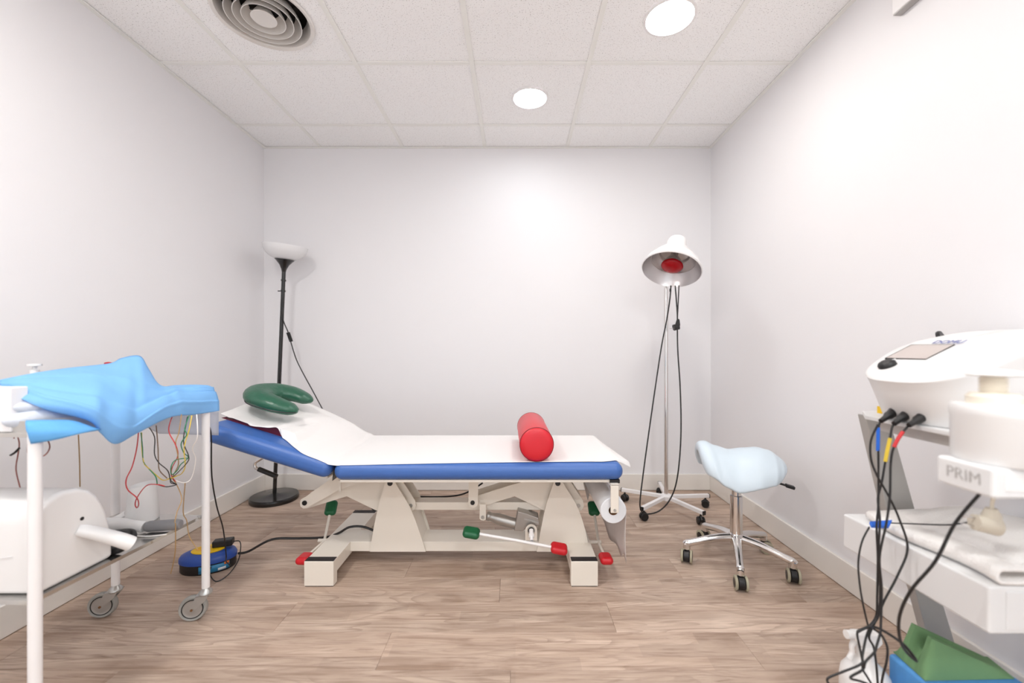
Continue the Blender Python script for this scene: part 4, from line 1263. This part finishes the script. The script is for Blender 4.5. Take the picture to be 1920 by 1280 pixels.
# accessory tray on the near side, carrying the logo
TX = 0.815
b_ = BM(); box(b_, TX, 1.10, 0.714, 0.812, 0.781, 0.833)
at_ = obj('accessory_tray', b_, M_cartw, t, bevel=0.006)
b_ = BM(); box(b_, TX + 0.02, 1.08, 0.7125, 0.716, 0.794, 0.824); obj('front_recess', b_, M_whitepl, at_, bevel=0.001)
b_ = BM(); box(b_, 1.02, 1.07, 0.80, 0.95, 0.795, 0.812); obj('tray_arm', b_, M_cartg, at_)
def text(s, size, m, loc, rot, parent, name, ext=0.0004, sx=1.0):
    cu = bpy.data.curves.new(name, 'FONT')
    cu.body = s
    cu.size = size
    cu.extrude = ext
    cu.align_x = 'CENTER'
    cu.align_y = 'CENTER'
    o = bpy.data.objects.new(name, cu)
    COL.objects.link(o)
    cu.materials.append(m)
    o.parent = parent
    off = Vector((0, 0, 0)); p = parent
    while p is not None:
        off += p.location; p = p.parent
    o.location = Vector(loc) - off
    o.rotation_euler = rot
    o.scale = (sx, 1, 1)
    bpy.context.view_layer.update()
    me = bpy.data.meshes.new_from_object(o.evaluated_get(bpy.context.evaluated_depsgraph_get()))
    m2 = bpy.data.objects.new(name + '_tmp', me)
    COL.objects.link(m2)
    m2.parent, m2.location, m2.rotation_euler, m2.scale = parent, o.location.copy(), o.rotation_euler.copy(), o.scale.copy()
    bpy.data.objects.remove(o)
    m2.name = name
    me.name = name
    if not me.materials:
        me.materials.append(m)
    return m2
text('PRIM', 0.030, M_text, (TX - 0.0004, 0.762, 0.808), (R(90), 0, R(-90)), at_, 'logo_lettering', sx=0.95)

# big gel bottle with pump on the tray
t = thing('gel_bottle', 'big white gel bottle with ribbed pump on the lettered tray', 'bottle', (0.872, 0.764, 0.833))
g = Vector((0.872, 0.764, 0.8335))
b_ = BM(); lathe(b_, [(0, 0), (0.060, 0), (0.063, 0.004), (0.063, 0.080), (0.065, 0.084), (0.065, 0.098), (0.061, 0.103), (0.036, 0.106), (0, 0.106)], g, n=44, sx=1.0, sy=0.75); obj('body', b_, M_whitepl, t)
b_ = BM(); lathe(b_, [(0, 0.104), (0.036, 0.104), (0.036, 0.118), (0.031, 0.124), (0.0, 0.124)], g, n=32); obj('collar', b_, M_creampl, t)
b_ = BM(); pr_ = [(0, 0.122)]
for i in range(5):
    z = 0.123 + i * 0.0062
    pr_ += [(0.019, z), (0.0195, z + 0.003), (0.0165, z + 0.0036), (0.0165, z + 0.006)]
pr_ += [(0, 0.155)]
lathe(b_, pr_, g, n=28); obj('pump_bellows', b_, M_creampl, t)
b_ = BM(); lathe(b_, [(0, 0.153), (0.035, 0.155), (0.040, 0.158), (0.036, 0.163), (0.020, 0.167), (0, 0.168)], g, n=32); obj('pump_head', b_, M_whitepl, t)

# electrotherapy unit on the top shelf
t = thing('electrotherapy_unit', 'white electrotherapy unit with a screen and knob on the cart top', 'medical device', (1.2, 1.09, 0.847))
def topz(x):
    pts = [(0.96, 0.950), (1.0, 0.968), (1.05, 0.992), (1.1, 1.019), (1.16, 1.048), (1.25, 1.072), (1.33, 1.082), (1.45, 1.086)]
    for (a0, z0), (a1, z1) in zip(pts, pts[1:]):
        if a0 <= x <= a1:
            return z0 + (z1 - z0) * (x - a0) / (a1 - a0)
    return pts[-1][1] if x > 1 else pts[0][1]
def plan(a, k):                                           # k scales the outline; rounded front to -x, square back
    c, s = math.cos(a), math.sin(a)
    hx = 0.222
    ex = 0.62 if c < 0 else 0.35
    x = 1.193 + hx * math.copysign(abs(c) ** ex, c) * (k if c < 0 else 1 - (1 - k) * 0.3)
    yv = 1.085 + 0.165 * k * math.copysign(abs(s) ** 0.75, s)
    return x, yv
b_ = BM()
n = 56
prev = None
for k_, zf in ((0.80, 0.0), (0.82, 0.02), (0.93, 0.62), (0.985, 0.93), (1.0, 0.975), (0.995, 1.0), (0.96, 1.012), (0.8, 1.02), (0.5, 1.022), (0.2, 1.022)):
    g_ = []
    for i in range(n):
        x, yv = plan(2 * math.pi * i / n, k_)
        zt = topz(x)
        z = 0.8475 + (zt - 0.8475) * zf if zf <= 1 else zt + (zf - 1) * 0.35
        g_.append(b_.verts.new((x, yv, z)))
    if prev:
        skin(b_, prev, g_)
    else:
        b_.faces.new(g_)
    prev = g_
b_.faces.new(prev)
obj('housing', b_, M_whitepl, t, angle=60)
def onTop(x, yv, h=0.0):
    return Vector((x, yv, topz(x) + 0.0100 + h))
sl = math.atan2(topz(1.136) - topz(1.072), 0.064)
b_ = BM()
q = [onTop(1.066, 1.208, 0.0), onTop(1.066, 1.088, 0.0), onTop(1.142, 1.088, 0.0), onTop(1.142, 1.208, 0.0)]
prism(b_, [p - Vector((0, 0, 0.014)) for p in q], (0, 0, 0.0145)); sc_ = obj('screen_bezel', b_, M_blackpl, t, smooth=False)
b_ = BM()
q = [onTop(1.0665, 1.203, 0.0), onTop(1.0665, 1.0885, 0.0), onTop(1.138, 1.0885, 0.0), onTop(1.138, 1.203, 0.0)]
prism(b_, [p - Vector((0, 0, 0.003)) for p in q], (0, 0, 0.0042)); obj('display', b_, M_screen, sc_, smooth=False)
nz_ = Vector((-math.sin(sl), 0, math.cos(sl)))
kc = onTop(1.032, 1.160, -0.004)
b_ = BM(); lathe(b_, [(0.021, 0), (0.021, 0.008), (0.018, 0.013), (0.014, 0.015), (0, 0.0155)], kc, Vector((-math.sin(R(33)), 0, math.cos(R(33)))), n=28); kb = obj('control_knob', b_, M_blackpl, t)
b_ = BM(); obox(b_, kc + Vector((0.002, -0.008, 0.017)), kc + Vector((0.010, -0.012, 0.021)), 0.004, 0.002); obj('pointer_mark', b_, M_whitepl, kb)
text('DOMU', 0.026, M_textb, onTop(1.150, 1.112, 0.0025), (0, -math.atan2(topz(1.22) - topz(1.16), 0.06), R(-90)), t, 'maker_lettering', 0.0005)
bpy.data.objects['maker_lettering'].rotation_euler = Matrix(((0, math.cos(R(26)), -math.sin(R(26))), (-1, 0, 0), (0, math.sin(R(26)), math.cos(R(26))))).to_euler()
b_ = BM(); box(b_, 1.045, 1.05, 1.195, 1.21, 0.852, 0.872); obj('warning_mark', b_, M_reely, t)
b_ = BM(); lathe(b_, [(0, -0.005), (0.026, -0.005), (0.028, 0), (0.026, 0.005), (0, 0.005)], (1.295, 1.272, 1.065), (0.5, -0.8, 0.3), n=28)
tag(obj('black_disc', b_, M_blackpl), 'black round applicator head behind the white electrotherapy unit', 'applicator')

# three plugged applicator cables with coloured sleeves
def P2(x, y_): return (1540 + x / 3.555, 920 + y_ / 3.555)
def P1(x, y_): return (1540 + x / 3.766, 600 + y_ / 3.766)
def P3(x, y_): return (1540 + x / 9.6, 1150 + y_ / 9.6)
def appl(label, plug, sleeve, scol, path, dYs, Y0, name='applicator_cable', cuff=None):
    a0, a1 = plug
    root = W(a1[0], a1[1], Y0)
    tt = thing(name, label, 'cable', root, 'applicator cables of the white unit')
    b2 = BM(); lathe(b2, [(0, 0), (0.0125, 0), (0.013, 0.012), (0.011, 0.022), (0.0105, 0.034), (0.007, 0.044), (0.006, 0.062), (0, 0.062)], W(a0[0], a0[1], Y0), W(a1[0], a1[1], Y0 - 0.01) - W(a0[0], a0[1], Y0), n=18); obj('plug', b2, M_blackpl, tt)
    if cuff:
        b2 = BM(); lathe(b2, [(0.0128, -0.003), (0.0145, -0.003), (0.0145, 0.002), (0.0128, 0.002)], W(a0[0], a0[1], Y0), W(a1[0], a1[1], Y0 - 0.01) - W(a0[0], a0[1], Y0), n=18, close=True); obj('cuff', b2, cuff, tt)
    q = [W(x, y_, Y0 + dY) for (x, y_), dY in zip(path, dYs)]
    b2 = BM(); tube(b2, q, 0.0026, n=7, sub=6); obj('cord', b2, M_w['black'], tt, angle=80)
    b2 = BM(); tube(b2, [W(x, y_, Y0 + d2) for x, y_, d2 in sleeve], 0.0042, n=10, sub=4); obj('sleeve', b2, M_w[scol], tt, angle=80)
appl('applicator cable with a blue sleeve, leftmost of the three plugs', ((1682, 768), (1656, 786)), ((1646.5, 801, -0.012), (1646.5, 822, -0.012), (1646, 845, -0.012)), 'blue',
     [(1656, 784), (1648, 796), (1646.5, 825), (1647, 860), (1647, 930), P2(378, 120), P2(368, 250), P2(376, 450), P2(372, 700), P2(366, 830), P2(325, 895), P3(800, 260), P3(650, 330), P3(690, 600), P3(740, 850), P3(745, 1000), P3(820, 1130), P3(900, 1260)],
     [0, -0.01, -0.012, -0.015, -0.02, -0.025, -0.03, -0.03, -0.03, -0.03, -0.03, -0.03, -0.05, -0.06, -0.07, -0.07, -0.07, -0.07], 1.12)
appl('applicator cable with a yellow sleeve, middle of the three plugs', ((1707, 772), (1682, 790)), ((1669, 821, -0.015), (1664, 843, -0.016), (1660, 865, -0.016)), 'yellow',
     [(1682, 788), (1673, 800), (1668, 825), (1660, 865), (1653, 905), (1646, 935), P2(390, 200), P2(380, 420), P2(392, 650), P2(380, 830), P2(330, 900), P3(850, 300), P3(800, 450), P3(740, 750), P3(720, 900), P3(400, 1040), P3(150, 1140), P3(105, 1200), P3(140, 1270)],
     [0, -0.01, -0.015, -0.016, -0.02, -0.02, -0.03, -0.03, -0.03, -0.03, -0.03, -0.03, -0.05, -0.07, -0.08, -0.08, -0.08, -0.08, -0.08], 1.085, cuff=M_reely)
appl('applicator cable with a red sleeve, rightmost of the three plugs', ((1738, 776), (1706, 796)), ((1693, 809, -0.015), (1684, 822, -0.015), (1676, 838, -0.015)), 'red',
     [(1706, 795), (1692, 811), (1676, 838), (1670, 870), (1668.5, 930), P2(432, 220), P2(388, 440), P2(402, 650), P2(396, 900), P3(1060, 350), P3(1000, 560), P3(950, 700), P3(800, 860), P3(740, 1010), P3(520, 1150), P3(700, 1215), P3(840, 1265)],
     [0, -0.01, -0.015, -0.015, -0.02, -0.02, -0.02, -0.02, -0.03, -0.04, -0.05, -0.06, -0.07, -0.07, -0.08, -0.07, -0.06], 1.045, cuff=M_redpl)
def cable(label, pts, Y, r=0.0026, dY=0.01, dys=None):
    q = [W(p[0], p[1], Y + (dys[i] if dys else dY * math.sin(1.3 * i))) for i, p in enumerate(pts)]
    b2 = BM(); tube(b2, q, r, n=7, sub=6)
    return tag(obj('black_cable', b2, M_w['black'], angle=80), label, 'cable', 'loose black cables at the cart')
cable('black cable that bows out left from the plugs then right over the shelf front', [P1(400, 735), P1(350, 850), P1(350, 980), P1(390, 1090), P1(440, 1180), P1(490, 1270), P2(520, 190), P2(575, 380), P2(510, 560), P2(420, 730), P2(375, 840), P3(860, 400), P3(940, 600), P3(985, 900), P3(1015, 1265)], 1.06, dY=0.006)
cable('thicker black cable hanging from the lettered tray down to the green wedge', [(1845, 915), P2(1060, 15), P2(890, 220), P2(760, 470), P2(600, 660), P2(522, 830), P2(522, 980), P2(565, 1070), P2(632, 1132), P2(595, 1075), P2(530, 1008), P2(400, 925), P2(320, 905), P3(650, 1150 - 820)], 0.96, 0.0032, dys=[-0.14, -0.13, -0.10, -0.08, -0.05, -0.02, 0.0, 0.02, 0.03, 0.03, 0.04, 0.07, 0.08, 0.08])
cable('black cable that loops down right of the spray bottle', [P2(330, 895), P3(950, 280), P3(1080, 380), P3(1185, 600), P3(1175, 850), P3(1110, 1100), P3(1080, 1270)], 1.03)
t = thing('blue_connector', 'bright blue connector on a thin black lead lying over the shelf edge', 'connector', W(1650, 986, 1.13))
b_ = BM(); prism(b_, [W(1629, 982, 1.115), W(1672, 979, 1.13), W(1666, 991, 1.105), W(1633, 990, 1.10)], (0.002, 0.0, 0.008)); obj('body', b_, M_w['blue'], t, bevel=0.002)
b_ = BM(); tube(b_, [W(*P2(320, 240), 1.10), W(*P2(270, 340), 1.09), W(*P2(246, 480), 1.09), W(*P2(258, 640), 1.085), W(*P2(285, 790), 1.08), W(*P2(312, 900), 1.08)], 0.0022, n=7); tube(b_, [W(1668, 980, 1.13), W(1730, 982.5, 1.10), W(1780, 983.5, 1.07), W(1815, 979, 1.05)], 0.0018, n=6); obj('lead', b_, M_w['black'], t)

# folded towel on the drawer shelf
def towel_profile(th, L0, fold):
    return None
t = thing('folded_towel', 'white folded towel lying on the cart drawer shelf', 'towel', (1.17, 1.05, 0.536))
rows = []
for i in range(19):
    u = i / 18                                            # along Y, near to far
    yy = 0.885 + 0.345 * u
    row = []
    for j in range(25):
        a = j / 24
        # one closed fold: lower layer, round edge at the left, upper layer
        if a < 0.4:
            x, z = 1.36 - (1.36 - 1.022) * (a / 0.4), 0.538
        elif a < 0.6:
            b0 = (a - 0.4) / 0.2 * math.pi
            h = 0.012 + 0.003 * math.sin(5 * u + 1) - 0.003 * u
            x, z = 1.022 - h * math.sin(b0), 0.538 + h - h * math.cos(b0)
        else:
            h = 0.012 + 0.003 * math.sin(5 * u + 1) - 0.003 * u
            x = 1.022 + (1.36 - 1.022) * ((a - 0.6) / 0.4)
            z = 0.538 + 2 * h + 0.006 * math.sin(9 * u + 6 * a) * min(1, (a - 0.6) * 8)
        row.append(Vector((x + 0.010 + 0.012 * math.sin(7 * u), yy, z + 0.004)))
    rows.append(row)
b_ = BM(); gridsurf(b_, rows); obj('lower_fold', b_, M_towel, t, solid=0.008, angle=80)
rows = []
for i in range(13):
    u = i / 12
    yy = 0.90 + 0.30 * u
    rows.append([Vector((1.075 + 0.28 * j / 12 + 0.03 * u, yy, 0.577 + 0.010 * math.sin(math.pi * j / 12) + 0.008 * math.sin(5 * u + j * 0.4) - 0.012 * u + (-0.010 if j == 0 else 0))) for j in range(13)])
b_ = BM(); gridsurf(b_, rows); obj('upper_fold', b_, M_towel, t, solid=0.010, angle=80)
# ivory mains plug hanging on its cord from the tray
t = thing('mains_plug', 'ivory two pin mains plug hanging above the white towel', 'plug', W(1850, 985, 0.93))
p_ = W(1849, 985, 0.93)
b_ = BM(); cyl(b_, p_ + Vector((0.020, -0.002, 0.0)), p_ + Vector((-0.022, 0.004, 0.006)), 0.021, 0.017, n=22); lathe(b_, [(0.017, 0), (0.016, 0.02), (0.010, 0.034), (0, 0.034)], p_ + Vector((0.012, 0, 0.004)), (0, 0, 1), n=18); obj('body', b_, M_plug, t)
b_ = BM()
for s in (-1, 1):
    cyl(b_, p_ + Vector((-0.02, 0.004, 0.006 + 0.009 * s)), p_ + Vector((-0.046, 0.008, 0.010 + 0.009 * s)), 0.0024, n=8)
obj('power_pins', b_, M_chrome, t)
b_ = BM(); tube(b_, [p_ + Vector((0.012, 0, 0.036)), p_ + Vector((0.013, -0.01, 0.08)), p_ + Vector((0.02, -0.06, 0.15)), (1.03, 0.80, 0.79)], 0.0035, n=7); obj('cord', b_, M_plug, t)

# green wedge on the blue block
t = thing('foam_block', 'blue vinyl foam block on the floor under the cart, bottom right', 'foam block', (1.16, 1.07, 0))
b_ = BM(); box(b_, 1.032, 1.285, 0.98, 1.162, 0.0, 0.196); obj('padding', b_, M_foamb, t, bevel=0.010)
A_, B_, C_, D_ = Vector((1.047, 1.160, 0.197)), Vector((1.037, 1.060, 0.197)), Vector((1.270, 1.066, 0.197)), Vector((1.285, 1.140, 0.197))
b_ = BM()
NX, NY_ = 28, 30
topg, botg = [], []
for i in range(NX + 1):
    u = i / NX
    rt, rb_ = [], []
    for j in range(NY_ + 1):
        s = j / NY_
        e0, e1_ = B_.lerp(C_, u), A_.lerp(D_, u)
        p = e0.lerp(e1_, s)
        h = 0.092 * (1 - (u - 0.14) / 0.86) if u > 0.14 else 0.092 * (u / 0.14)
        groove = max(0, 1 - (abs(s - 0.5) / 0.2) ** 4) * 0.60 * (1 - u * 0.75)
        edge = min(1, s / 0.16, (1 - s) / 0.16) ** 0.8
        rt.append(p + Vector((0, 0, 0.003 + h * (1 - groove) * edge)))
        rb_.append(p)
    topg.append(rt); botg.append(rb_)
TV = [[b_.verts.new(p) for p in r] for r in topg]
BV = [[b_.verts.new(p) for p in r] for r in botg]
for i in range(NX):
    for j in range(NY_):
        b_.faces.new((TV[i][j], TV[i + 1][j], TV[i + 1][j + 1], TV[i][j + 1]))
        b_.faces.new((BV[i][j], BV[i][j + 1], BV[i + 1][j + 1], BV[i + 1][j]))
for i in range(NX):
    for j in (0, NY_):
        b_.faces.new((TV[i][j], BV[i][j], BV[i + 1][j], TV[i + 1][j]))
for j in range(NY_):
    for i in (0, NX):
        b_.faces.new((TV[i][j], TV[i][j + 1], BV[i][j + 1], BV[i][j]))
tag(obj('foam_wedge', b_, M_foamg, angle=50), 'green foam positioning wedge with a groove lying on the blue block', 'foam wedge')

# white spray bottle on the floor among the cables
sb = Vector((0.948, 1.135, 0))
t = thing('spray_bottle', 'white trigger spray bottle on the floor tangled in black cables', 'bottle', sb)
b_ = BM(); lathe(b_, [(0, 0), (0.052, 0), (0.057, 0.006), (0.057, 0.140), (0.054, 0.160), (0.042, 0.178), (0.026, 0.192), (0.020, 0.204), (0.019, 0.218), (0, 0.218)], sb, n=36); obj('body', b_, M_whitepl, t)
SO = len(bpy.data.objects)
sb0 = sb.copy()
sb = sb - Vector((0, 0, 0.073))
b_ = BM(); lathe(b_, [(0.021, 0.282), (0.021, 0.304), (0.015, 0.308), (0, 0.308)], sb, n=24); obj('collar', b_, M_whitepl, t)
b_ = BM(); prism(b_, [sb + Vector((-0.035, -0.012, 0.326)), sb + Vector((-0.012, -0.012, 0.304)), sb + Vector((0.026, -0.012, 0.304)), sb + Vector((0.040, -0.012, 0.318)), sb + Vector((0.034, -0.012, 0.342)), sb + Vector((-0.035, -0.012, 0.346))], (0, 0.024, 0)); obj('sprayer_head', b_, M_whitepl, t, bevel=0.004)
b_ = BM(); cyl(b_, sb + Vector((-0.035, 0, 0.336)), sb + Vector((-0.052, 0, 0.337)), 0.011, n=16); obj('nozzle', b_, M_whitepl, t)
b_ = BM(); tube(b_, [sb + Vector((-0.026, 0, 0.326)), sb + Vector((-0.036, 0, 0.308)), sb + Vector((-0.036, 0, 0.288)), sb + Vector((-0.044, 0, 0.272))], 0.0065, n=10); obj('trigger', b_, M_whitepl, t)
